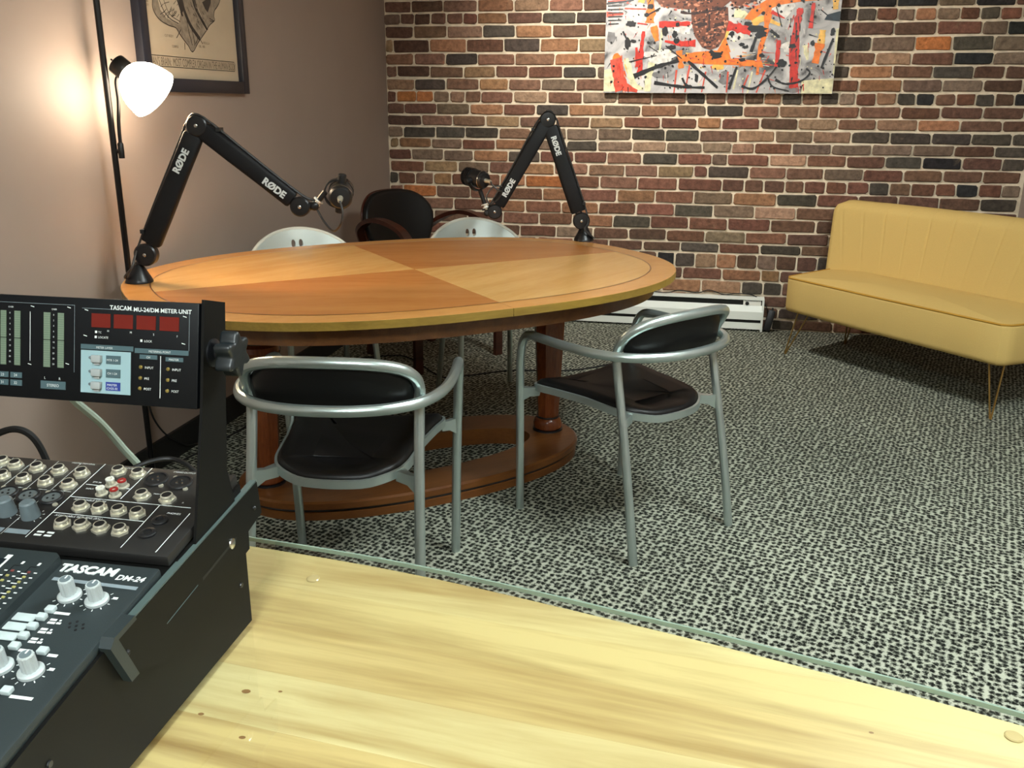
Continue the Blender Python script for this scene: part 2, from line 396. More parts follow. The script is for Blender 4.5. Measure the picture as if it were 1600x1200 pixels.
def build_bricks():
    rng = random.Random(11); bricks = []
    rows = [r for r in ROWS if r[1] > -0.02]
    kinds = 'BMRBDMGOR'
    top = rows[0][0]
    while top < ZC-0.02:                                     # courses above the photograph's frame
        x = XL*100+rng.uniform(6, 22); s = []
        while x < 179: s.append('%d%s' % (x, rng.choice(kinds))); x += rng.uniform(20, 23)
        s.append('180B'); rows.insert(0, (min(top+0.0725, ZC), top, ' '.join(s))); top += 0.0725
    for ri, (z1, z0, s) in enumerate(rows):
        px = XL; z0 = max(z0, 0.0)
        for tk in s.split():
            x = min(int(tk[:-1])/100, 1.806)
            if x-px < 0.03: px = x; continue
            wd, h = x-px-0.0105, z1-z0-0.0125
            if h > 0.02: bricks.append(((px+x)/2, (z0+z1)/2+rng.uniform(-0.002, 0.002), wd, h, tk[-1], z1))
            px = x
    # the ones that show: inside the frame and not behind the table, the painting or the sofa
    def shows(b):
        x, z = b[0], b[1]
        if z > 1.94: return 0
        if -0.52 < x < 0.68 and z > 1.42: return 0
        if x < -0.3 and z < 0.62: return 0
        if z < 0.62 and x < -0.05: return 0
        if x > 0.85 and z < 0.76: return 0
        if z < 0.22 and x < 0.5: return 0
        return b[2]*b[3]*(1+(z < 0.8)*0.3)
    order = sorted(range(len(bricks)), key=lambda i: -shows(bricks[i]))
    single = set(i for i in order[:300] if shows(bricks[i]) > 0)
    rest = MB(); rest_col = []
    for i, (x, z, wd, h, c, z1) in enumerate(bricks):
        g = rng.uniform(0.88, 1.12); base = [v*g*rng.uniform(0.975, 1.025) for v in CLAY[c]]
        cl = lin(base); vs, fs = brick_geo(wd, h, 0.014, rng)
        y = YB-0.0085+rng.uniform(-0.002, 0.002)
        if i in single:
            me = bpy.data.meshes.new('brick'); me.from_pydata(vs, [], fs); me.update()
            ca = me.color_attributes.new('clay', 'FLOAT_COLOR', 'POINT')
            ca.data.foreach_set('color', list(cl)*len(vs))
            o = link_mesh('brick', me, M_BRICK, wall_back, 0); o.location = (x, y, z)
        else:
            rest.put([(p[0]+x, p[1]+y, p[2]+z) for p in vs], fs); rest_col += list(cl)*len(vs)
    me = bpy.data.meshes.new('far_bricks'); me.from_pydata(rest.v, [], rest.f); me.update()
    ca = me.color_attributes.new('clay', 'FLOAT_COLOR', 'POINT'); ca.data.foreach_set('color', rest_col)
    o = link_mesh('outlying_bricks', me, M_BRICK, wall_back, 0); o['kind'] = 'stuff'
build_bricks()

# unseen ceiling panels, added above the frame to set the room's brightness
M_DIFF = mat('added_panel_glow', (236, 247, 246), 0.6, emit=ADDED_PANEL_LIGHT)
M_FIX = mat('added_fixture_white', (220, 220, 215), 0.5)
def added_ceiling_panel(x, y, lab, rz=0.0, k=1.0):
    t = empty('added_ceiling_panel', (x, y, ZC-0.06), rz, lab, 'ceiling light', 'added ceiling lights')
    m = MB()
    for sx in (-1, 1): m.box((sx*0.30, 0, 0.03), (0.02, 1.22*k, 0.06))
    for sy in (-1, 1): m.box((0, sy*0.60*k, 0.03), (0.58, 0.02, 0.06))
    m.build('fixture_frame', M_FIX, t, 0)
    MB().box((0, 0, 0.02), (0.58, 1.18*k, 0.01)).build('added_diffuser', M_DIFF, t, 0)
for x, y, lab, rz, k in ((0.95, 1.85, 'added ceiling light panel above the open carpet near the desk', 0, 0.8),
                  (0.0, -0.95, 'added ceiling light panel at the rear of the room behind the desk', 0, 1)):
    added_ceiling_panel(x, y, lab, rz, k)

def added_spot(loc, target, lab):
    """unseen ceiling spotlight, added to brighten the brick wall and the canvas (above the frame)"""
    t = empty('added_spotlight', loc, 0, lab, 'spotlight')
    d = (Vector(target)-Vector(loc)).normalized(); A = axis_matrix((0, 0, 0), d)
    MB().tube([(0, 0, 0.0), (0, 0, ZC-loc[2])], 0.012, 10).build('stem', M_FIX, t)
    MB().lathe([(0.02, -0.09), (0.045, -0.085), (0.05, 0.02), (0.055, 0.05), (0.05, 0.05), (0.045, 0.01), (0.01, 0.0)], 24, A, cap=False).build('housing', M_FIX, t, 40)
    L_ = bpy.data.lights.new('added_spot_lamp', 'SPOT'); L_.energy = SPOT_W; L_.color = (1.0, 0.95, 0.86); L_.spot_size = R(125); L_.spot_blend = 1.0; L_.shadow_soft_size = 0.04
    o = bpy.data.objects.new('added_spot_lamp', L_); col.objects.link(o); o.parent = t
    o.matrix_local = axis_matrix(d*0.045, -d)
added_spot((-0.75, 4.25, 2.45), (0.05, 5.6, 1.25), 'added small white ceiling spotlight aimed at the brick wall and the canvas')

# ------------------------------------------------------------------ desk in the foreground, under a sheet of glass
def clip_half(poly, nx, ny, d):
    out = []
    for i in range(len(poly)):
        a, b_ = poly[i], poly[(i+1) % len(poly)]
        da, db = a[0]*nx+a[1]*ny-d, b_[0]*nx+b_[1]*ny-d
        if da <= 0: out.append(a)
        if (da < 0) != (db < 0) and abs(da-db) > 1e-9:
            t = da/(da-db); out.append((a[0]+(b_[0]-a[0])*t, a[1]+(b_[1]-a[1])*t))
    return out
DESK_Z = 0.732
_edge = [(p.x, p.y) for p in catmull([(1.15, 0.50, 0), (0.75, 0.704, 0), (0.357, 0.841, 0), (0.15, 0.899, 0), (-0.031, 0.944, 0), (-0.318, 1.005, 0), (-0.583, 1.036, 0), (-0.95, 1.055, 0), (-1.35, 1.06, 0)], 6)]
DESK_OUT = _edge+[(-1.35, -0.25), (1.15, -0.25)]
def desk():
    d = empty('desk', (0, 0, 0), 0, 'pale yellow plank desk in the foreground under a sheet of clear glass', 'desk')
    ang = R(-5.5); dx, dy = math.cos(ang), math.sin(ang); nx, ny = -dy, dx
    tones = [((144, 118, 70), (192, 174, 120)), ((160, 136, 86), (196, 182, 130)), ((136, 108, 62), (188, 167, 112)), ((164, 142, 92), (198, 186, 136)), ((148, 122, 72), (192, 172, 118))]
    mats = [wood('desk_pine_%d' % i, a, b_, ang, 13, 5.0, 0.34, contrast=(0.38, 0.56), fine=0.12) for i, (a, b_) in enumerate(tones)]
    rng = random.Random(3); k = -0.45; i = 0
    while k < 1.2:
        wd = rng.uniform(0.072, 0.098)
        p = clip_half(clip_half(DESK_OUT, nx, ny, k+wd-0.0001), -nx, -ny, -k)
        if len(p) > 2: MB().prism(p, DESK_Z-0.03, DESK_Z).build('plank', mats[i % 5], d, 0)
        k += wd; i += 1
    # carcass: end panels and a modesty panel that carry the top
    side = wood('desk_side_pine', (190, 152, 88), (214, 186, 122), 0, 6, 3, 0.4)
    for x in (-1.25, 1.05): MB().box((x, 0.2, (DESK_Z-0.03)/2), (0.035, 0.7, DESK_Z-0.03)).build('side_panel', side, d, 0)
    MB().box((-0.1, 0.35, 0.45), (2.265, 0.02, 0.5)).build('back_panel', side, d, 0)
    # a few knots in the wood
    kn = mat('knot_brown', (122, 88, 46), 0.6)
    for x, y, r_ in ((-0.425, 0.735, 0.0034), (-0.452, 0.692, 0.0022), (-0.395, 0.668, 0.0024), (-0.39, 0.742, 0.0016), (0.205, 0.80, 0.0017)):
        MB().flat([(x+r_*1.5*math.cos(t*0.7), y+r_*math.sin(t*0.7)) for t in range(9)], DESK_Z+0.0004).build('knot', kn, d, 0)
desk()
def glass_material(name, tint, edge):
    m = bpy.data.materials.new(name); N, L, b = nodes_of(m); N.remove(b)
    tr = N.new('ShaderNodeBsdfTransparent'); tr.inputs[0].default_value = tint
    gl = N.new('ShaderNodeBsdfGlossy'); gl.inputs['Roughness'].default_value = 0.03; gl.inputs[0].default_value = (0.95, 1, 0.97, 1)
    lw = N.new('ShaderNodeLayerWeight'); lw.inputs['Blend'].default_value = 0.5
    pw = N.new('ShaderNodeMath'); pw.operation = 'POWER'; pw.inputs[1].default_value = 5.0
    L.new(lw.outputs['Facing'], pw.inputs[0])
    fr = N.new('ShaderNodeMapRange'); fr.inputs['To Min'].default_value = 0.08; fr.inputs['To Max'].default_value = 1.0
    L.new(pw.outputs[0], fr.inputs['Value'])
    mx = N.new('ShaderNodeMixShader')
    L.new(fr.outputs[0], mx.inputs[0]); L.new(tr.outputs[0], mx.inputs[1]); L.new(gl.outputs[0], mx.inputs[2])
    L.new(mx.outputs[0], N['Material Output'].inputs['Surface'])
    return m
M_GLASS = glass_material('clear_glass', (0.985, 0.995, 0.985, 1), None)
M_GLASSEDGE = mat('green_glass_edge', (128, 146, 132), 0.2)
def glass_sheet():
    g = empty('glass_sheet', (0, 0, 0.7345), 0, 'clear glass sheet lying on the pale plank desk', 'glass sheet')
    P = [Vector((p[0], p[1])) for p in _edge]; out = []
    for i, p in enumerate(P):
        t = (P[min(i+1, len(P)-1)]-P[max(i-1, 0)]).normalized(); q = p+Vector((t.y, -t.x))*0.012
        out.append((q.x, q.y))
    m = MB(); m.put([(x, y, 0.0055) for x, y in out+DESK_OUT[-2:]], [tuple(range(len(out)+2))])
    m.build('pane', M_GLASS, g, 0)
    m = MB(); n = len(out)
    inn = []
    for i, p in enumerate(out):
        t_ = (Vector(out[min(i+1, n-1)])-Vector(out[max(i-1, 0)])).normalized(); inn.append((p[0]-t_.y*0.0028, p[1]+t_.x*0.0028))
    m.put([(x, y, 0.0) for x, y in out]+[(x, y, 0.0056) for x, y in out]+[(x, y, 0.0056) for x, y in inn]+[(x, y, 0.0) for x, y in inn], [(k*n+i, k*n+i+1, ((k+1) % 4)*n+i+1, ((k+1) % 4)*n+i) for k in range(4) for i in range(n-1)])
    m.build('polished_edge', M_GLASSEDGE, g, 0)
glass_sheet()
M_BUMP = mat('clear_silicone', (178, 160, 114), 0.15)
for x, y, lab in ((-0.450, 0.968, 'clear round bumper under the glass beside the mixing console'), (0.341, 0.822, 'clear round bumper under the glass at the right edge of the desk')):
    o = MB().lathe([(0.0085, 0), (0.0088, 0.0008), (0.0075, 0.0018), (0.003, 0.0022)], 18).build('bumper_pad', M_BUMP); o.location = (x, y, 0.7322)
    tag(o, lab, 'bumper', 'glass bumpers')

# ------------------------------------------------------------------ oval table
TC, TA = (-0.949, 3.029), R(40.6)
TZ = 0.76
def oval_table():
    t = empty('oval_table', (TC[0], TC[1], 0), TA, 'large oval honey-coloured wooden conference table with quartered veneer top', 'table')
    edge = wood('table_edge_band', (112, 88, 34), (146, 118, 52), 0, 10, 8, 0.3)
    brd = wood('table_border_veneer', (192, 132, 68), (210, 154, 88), R(0), 3, 9, 0.24, contrast=(0.3, 0.75))
    va = wood('table_veneer_light', (198, 144, 76), (220, 174, 106), R(24), 7, 5, 0.24, contrast=(0.3, 0.72))
    vb = wood('table_veneer_dark', (176, 110, 52), (198, 134, 70), R(-24), 7, 5, 0.24, contrast=(0.3, 0.72))
    apr = wood('table_apron_wood', (88, 52, 24), (116, 74, 36), 0, 1.0, 10, 0.35)
    a, b_, n = 0.954, 0.712, 2.39
    for s, t0 in ((1, -math.pi/2), (-1, math.pi/2)):
        h = superell(a, b_, n, 48, t0, t0+math.pi, False); h = [(x+s*0.0009, y) for x, y in h]
        leaf = MB().prism(h, TZ-0.024, TZ-0.0006).build('top_leaf', edge, t, 0)
        MB().prism([(x*0.998, y*0.998) for x, y in h], TZ-0.0006, TZ).build('border_veneer', brd, leaf, 0)
        ap = superell(0.884, 0.642, n, 48, t0, t0+math.pi, False)
        ai = superell(0.862, 0.62, n, 48, t0, t0+math.pi, False)
        m = MB(); k = len(ap)
        vs = [(x+s*0.0008, y, z) for z in (TZ-0.083, TZ-0.024) for x, y in ap+ai]
        fs = []
        for i in range(k-1):
            fs += [(i, i+1, 2*k+i+1, 2*k+i), (k+i, 3*k+i, 3*k+i+1, k+i+1), (i, k+i, k+i+1, i+1)]
        m.put(vs, fs).build('apron', apr, t, 40)
    ia, ib = a-0.088, b_-0.088
    for q in range(4):
        arc = superell(ia, ib, n, 24, q*math.pi/2, (q+1)*math.pi/2, False)
        g = 0.0006; sx = 1 if q in (0, 3) else -1; sy = 1 if q < 2 else -1
        p = [(sx*g, sy*g)]+[(x+sx*g, y+sy*g) for x, y in arc]
        MB().prism(p, TZ, TZ+0.0007).build('veneer_quarter', (vb, va)[q % 2], t, 0)
    m = MB(); o_ = superell(ia+0.004, ib+0.004, n, 128); i_ = superell(ia+0.0005, ib+0.0005, n, 128)
    m.put([(x, y, TZ+0.0008) for x, y in o_+i_], [(i, (i+1) % 128, 128+(i+1) % 128, 128+i) for i in range(128)])
    m.build('inlay_line', mat('dark_inlay', (92, 52, 20), 0.4), t, 0)
    # pedestal: oval ring base with a black bead, and two turned columns
    bw = wood('table_base_wood', (94, 54, 22), (122, 76, 36), 0, 7, 6, 0.3)
    base = MB(); N_ = 96; rings = []
    for (sa, sb, z, fam) in ((0.655, 0.325, 0.0, 0), (0.655, 0.325, 0.026, 0), (0.648, 0.318, 0.03, 0), (0.648, 0.318, 0.036, 0), (0.66, 0.33, 0.040, 0), (0.66, 0.33, 0.060, 0), (0.652, 0.322, 0.066, 0), (0.47, 0.165, 0.066, 1), (0.47, 0.165, 0.0, 1)):
        rings.append([(x, y, z) for x, y in superell(sa, sb, 2.25 if not fam else 2.1, N_)])
    vs = [p for r_ in rings for p in r_]; m_ = len(rings)
    base.put(vs, [(k*N_+i, k*N_+(i+1) % N_, ((k+1) % m_)*N_+(i+1) % N_, ((k+1) % m_)*N_+i) for k in range(m_) for i in range(N_)])
    bs = base.build('oval_base', bw, t, 35)
    bead = MB(); o_ = superell(0.6505, 0.3205, 2.25, N_); bead.tube([(x, y, 0.033) for x, y in o_], 0.0045, 6, closed=True)
    bead.build('black_bead', M_BLACK, bs)
    cw = wood('table_column_wood', (96, 46, 20), (128, 66, 30), 0, 0.12, 9, 0.24)
    for s in (-1, 1):
        c = MB(); c.M = Matrix.Translation((s*0.565, 0, 0))
        c.lathe([(0.05, 0.071), (0.056, 0.078), (0.058, 0.095), (0.052, 0.112), (0.044, 0.12)], 28)
        c.lathe([(0.043, 0.124), (0.060, 0.50), (0.060, 0.515)], 8)
        c.lathe([(0.052, 0.515), (0.068, 0.525), (0.073, 0.54), (0.068, 0.556), (0.052, 0.566)], 28)
        cc = c.build('column', cw, t, 30)
        for nm, pr_ in (('black_ring', [(0.060, 0.066), (0.060, 0.072), (0.05, 0.074)]), ('black_ring', [(0.046, 0.119), (0.047, 0.122), (0.046, 0.125)]), ('black_capital', [(0.055, 0.565), (0.06, 0.60), (0.08, 0.66), (0.08, TZ-0.024)])):
            k = MB(); k.M = c.M; k.lathe(pr_, 28).build(nm, M_BLACK, cc)
oval_table()

# ------------------------------------------------------------------ tubular aluminium armchairs with black leather
def armchair(loc, heading, label):
    t = empty('armchair', loc, heading, label, 'chair', 'aluminium armchairs on the near side of the oval table')
    r_ = 0.0136
    for s in (-1, 1):
        MB().tube(catmull([(s*0.241, 0.248, 0.0), (s*0.248, 0.243, 0.3), (s*0.255, 0.236, 0.51), (s*0.260, 0.222, 0.586)], 6), r_, 12).build('leg', M_ALU, t)
        MB().tube(catmull([(s*0.222, -0.272, 0.0), (s*0.219, -0.238, 0.2), (s*0.214, -0.196, 0.41), (s*0.212, -0.168, 0.54), (s*0.212, -0.155, 0.61)], 6), r_, 12).build('leg', M_ALU, t)
    arm = [(0.260, 0.222, 0.586), (0.262, 0.205, 0.613), (0.265, 0.175, 0.627), (0.269, 0.10, 0.628), (0.270, 0.0, 0.628), (0.260, -0.10, 0.628), (0.226, -0.186, 0.628), (0.163, -0.244, 0.628), (0.085, -0.273, 0.628), (0, -0.281, 0.628)]
    path = arm+[(-x, y, z) for x, y, z in arm[-2::-1]]
    MB().tube(catmull(path, 6), r_*1.06, 12).build('arm_rail', M_ALU, t)
    top = [(0.212, -0.155, 0.61), (0.215, -0.164, 0.648), (0.211, -0.188, 0.686), (0.190, -0.215, 0.713), (0.150, -0.238, 0.729), (0.09, -0.255, 0.738), (0, -0.263, 0.741)]
    path = top+[(-x, y, z) for x, y, z in top[-2::-1]]
    MB().tube(catmull(path, 6), [r_*1.08]*(12*6+1), 12).build('top_rail', M_ALU, t)
    # padded back: a curved sheet hung under the top rail, inside the arm rail
    def sheet(th):
        vs = []; fs = []; nu, nv = 20, 6; hx = 0.208
        for f in (0, 1):
            for j in range(nv+1):
                v = j/nv
                for i in range(nu+1):
                    u = i/nu*2-1; au = abs(u)*hx/0.222
                    zt = 0.738-0.085*au**4; zb = 0.598+0.012*u**4
                    y = -0.258+0.090*au**3+0.030*(1-v)*(1-u*u)+(th if f else 0)
                    if j in (0, nv) or i in (0, nu): y += th*0.35*(1 if not f else -1)
                    vs.append((u*(hx-0.012*(1-v)), y, zb+(zt-zb)*v))
        k = (nu+1)*(nv+1)
        for f in (0, 1):
            for j in range(nv):
                for i in range(nu):
                    a = f*k+j*(nu+1)+i; q = (a, a+1, a+nu+2, a+nu+1); fs.append(q if f == 0 else q[::-1])
        rim = [i for i in range(nu+1)]+[j*(nu+1)+nu for j in range(1, nv+1)]+[nv*(nu+1)+i for i in range(nu-1, -1, -1)]+[j*(nu+1) for j in range(nv-1, 0, -1)]
        for a, b_ in zip(rim, rim[1:]+rim[:1]): fs.append((a, k+a, k+b_, b_))
        return vs, fs
    MB().put(*sheet(0.020)).build('backrest', M_LEATHER, t, 60)
    # seat: saddle outline, leather pad in an aluminium rim, cast arms reaching the legs
    half = [(0.0, 0.232), (0.12, 0.230), (0.195, 0.214), (0.215, 0.185), (0.200, 0.12), (0.182, 0.02), (0.174, -0.07), (0.166, -0.125), (0.145, -0.168), (0.09, -0.205), (0.0, -0.218)]
    loop = half+[(-x, y) for x, y in half[-2:0:-1]]
    loop = [(p.x, p.y) for p in catmull([(x, y, 0) for x, y in loop], 4, True)][::-1]
    def zs(x, y): return 0.437+0.018*max(0, abs(x)-0.08)/0.12-0.004*max(0, y)/0.23-0.008*max(0, -y)/0.2
    c = MB(); P = [Vector(p) for p in loop]; n = len(P); nor = []
    for i in range(n):
        d = (P[(i+1) % n]-P[i-1]).normalized(); nor.append(Vector((d.y, -d.x)))
    vs = []; fs = []
    prof = [(0.004, -0.012), (0.0, -0.004), (0.002, 0.006), (0.010, 0.012), (0.04, 0.010), (0.09, 0.004)]
    for ins, dz in prof:
        vs += [(p.x-q.x*ins, p.y-q.y*ins, zs(p.x, p.y)+dz) for p, q in zip(P, nor)]
    for k in range(len(prof)-1): fs += [(k*n+i, k*n+(i+1) % n, (k+1)*n+(i+1) % n, (k+1)*n+i) for i in range(n)]
    fs += [tuple(range(n)), tuple(range((len(prof)-1)*n, len(prof)*n))]
    c.put(vs, fs).build('seat_pad', M_LEATHER, t, 50)
    rim = MB(); vs = []; fs = []
    for ins, dz in ((-0.002, 0.0), (-0.009, -0.001), (-0.010, -0.022), (-0.001, -0.024)):
        vs += [(p.x-q.x*ins, p.y-q.y*ins, zs(p.x, p.y)+dz) for p, q in zip(P, nor)]
    for k in range(4): fs += [(k*n+i, k*n+(i+1) % n, ((k+1) % 4)*n+(i+1) % n, ((k+1) % 4)*n+i) for i in range(n)]
    rim.put(vs, fs).build('seat_rim', M_ALU, t, 40)
    for s in (-1, 1):
        for (lx, ly, ox, oy, zz) in ((0.213, -0.194, 0.158, -0.160, 0.434), (0.250, 0.240, 0.205, 0.195, 0.438)):
            b_ = MB(); p0 = Vector((s*ox, oy, zz)); p1 = Vector((s*lx, ly, zz-0.004)); d = (p1-p0); side = Vector((-d.y, d.x, 0)).normalized()*0.009
            vs = []
            for q, f, hh in ((p0, 1.6, (0.004, -0.024)), (p0.lerp(p1, 0.5), 0.9, (0.001, -0.028)), (p1, 1.0, (0.006, -0.046))):
                vs += [q+side*f+Vector((0, 0, hh[0])), q-side*f+Vector((0, 0, hh[0])), q-side*f+Vector((0, 0, hh[1])), q+side*f+Vector((0, 0, hh[1]))]
            fs = [(0, 1, 2, 3), (8, 11, 10, 9)]
            for k in (0, 4): fs += [(k, k+4, k+5, k+1), (k+1, k+5, k+6, k+2), (k+2, k+6, k+7, k+3), (k+3, k+7, k+4, k)]
            b_.put(vs, fs).build('seat_bracket', M_ALU, t, 25)
    return t
armchair((-0.860, 2.154, 0), R(7.0), 'aluminium tube armchair with black leather seen from behind, beside the mixing console')
armchair((-0.170, 2.797, 0), R(49.5), 'aluminium tube armchair with black leather standing angled on the open carpet, right of its twin')

# ------------------------------------------------------------------ pale shell chairs on the far side of the table
def shell_chair(loc, heading, label):
    t = empty('shell_chair', loc, heading, label, 'chair', 'pale grey shell chairs behind the oval table')
    cu = bpy.data.curves.new('outline', 'CURVE'); cu.dimensions = '2D'; cu.fill_mode = 'BOTH'; cu.extrude = 0.006
    def spl(pts):
        s = cu.splines.new('POLY'); s.points.add(len(pts)-1); s.use_cyclic_u = True
        for p, q in zip(s.points, pts): p.co = (q[0], q[1], 0, 1)
    o_ = []
    for x, y in superell(0.245, 0.172, 2.0, 64): o_.append((x*(1 if y > 0 else 1-0.18*(y/0.17)**2), y))
    spl(o_)
    for s in (-1, 1): spl([(s*0.0165+0.0092*math.cos(a*0.4488), 0.110+0.0175*math.sin(a*0.4488)) for a in range(14)])
    ob = bpy.data.objects.new('outline', cu); me = bpy.data.meshes.new_from_object(ob)
    bpy.data.objects.remove(ob); bpy.data.curves.remove(cu)
    bm = bmesh.new(); bm.from_mesh(me)
    for k in range(-7, 8):
        bmesh.ops.bisect_plane(bm, geom=bm.verts[:]+bm.edges[:]+bm.faces[:], plane_co=(k*0.03+0.0007, 0, 0), plane_no=(1, 0, 0))
    for v in bm.verts:
        x, y, z = v.co
        v.co = (x, -0.235+1.25*x*x-0.22*y+z, 0.63+y)
    bm.to_mesh(me); bm.free(); me.materials.clear()
    link_mesh('back_shell', me, M_SHELL, t, 35)
    rim = MB(); pts = [(x, -0.235+1.25*x*x-0.22*y, 0.63+y) for x, y in o_]
    rim.tube(pts, 0.0078, 8, closed=True).build('rim_bead', mat('pale_rim', (208, 210, 200), 0.4), t)
    seat = MB().cushion([(x, y) for x, y in superell(0.225, 0.205, 3.0, 40)], 0.425, 0.44, 0.006, 3)
    seat.build('seat_shell', M_SHELL, t, 40)
    for s in (-1, 1):
        MB().tube([(s*0.16, -0.15, 0.426), (s*0.185, -0.21, 0.0)], 0.0125, 10).build('leg', M_ALU, t)
        MB().tube([(s*0.175, 0.14, 0.426), (s*0.20, 0.19, 0.0)], 0.0125, 10).build('leg', M_ALU, t)
        MB().tube(catmull([(s*0.15, -0.17, 0.42), (s*0.155, -0.225, 0.46), (s*0.16, -0.222, 0.56)], 5), 0.011, 10).build('back_stay', M_ALU, t)
    return t
shell_chair((-1.49, 3.44, 0), R(222), 'pale grey shell chair behind the table, in front of the taupe wall')
shell_chair((-0.885, 3.935, 0), R(212), 'pale grey shell chair behind the table, in front of the brick wall')

# ------------------------------------------------------------------ black visitor chair with mahogany arms in the corner
def corner_chair():
    t = empty('corner_armchair', (-1.40, 4.62, 0), R(236), 'black upholstered chair with dark mahogany arms in the far corner', 'chair')
    def back(th, grow, y0):
        pts = [(p.x, p.y) for p in catmull([(0.0, 0.20, 0), (0.13, 0.185, 0), (0.205, 0.12, 0), (0.215, 0.03, 0), (0.17, -0.09, 0), (0.11, -0.19, 0), (0.0, -0.22, 0), (-0.11, -0.19, 0), (-0.17, -0.09, 0), (-0.215, 0.03, 0), (-0.205, 0.12, 0), (-0.13, 0.185, 0)], 5, True)]
        m = MB(); m.cushion([(x*grow, y*grow) for x, y in pts][::-1], 0, th, min(0.02, th*0.45), 4, crown=0.006)
        for i, (x, y, z) in enumerate(m.v): m.v[i] = (x, y0+z+0.9*x*x-0.16*y, 0.66+y)
        return m
    back(0.045, 1.06, -0.25).build('back_cushion', M_LEATHER, t, 50)
    back(0.014, 1.065, -0.262).build('back_shell', M_DARKWOOD, t, 50)
    MB().cushion([(x, y) for x, y in superell(0.25, 0.235, 3.2, 44)], 0.40, 0.47, 0.02, 4, 0.008).build('seat_cushion', M_LEATHER, t, 50)
    for s in (-1, 1):
        path = catmull([(s*0.19, -0.27, 0.60), (s*0.255, -0.20, 0.685), (s*0.285, -0.06, 0.745), (s*0.29, 0.09, 0.745), (s*0.285, 0.22, 0.69), (s*0.28, 0.285, 0.54), (s*0.28, 0.29, 0.0)], 7)
        m = MB(); vs = []; fs = []
        for i, p in enumerate(path):
            tg = (path[min(i+1, len(path)-1)]-path[max(i-1, 0)]).normalized(); nz = Vector((1, 0, 0)).cross(tg).normalized()*0.011; wx = Vector((0.024, 0, 0))
            vs += [p+nz+wx, p+nz-wx, p-nz-wx, p-nz+wx]
        for i in range(len(path)-1):
            k = i*4; fs += [(k, k+4, k+5, k+1), (k+1, k+5, k+6, k+2), (k+2, k+6, k+7, k+3), (k+3, k+7, k+4, k)]
        fs += [(0, 1, 2, 3), (len(vs)-1, len(vs)-2, len(vs)-3, len(vs)-4)]
        m.put(vs, fs).build('arm', M_DARKWOOD, t, 40)
        MB().box((s*0.21, -0.20, 0.20), (0.035, 0.045, 0.40)).build('leg', M_DARKWOOD, t, 0)
        MB().tube([(s*0.135, -0.262, 0.60), (s*0.215, -0.262, 0.585)], 0.012, 8).build('arm_bracket', M_CHROME, t)
        MB().box((s*0.255, 0.0, 0.425), (0.03, 0.40, 0.05)).build('side_rail', M_DARKWOOD, t, 0)
corner_chair()

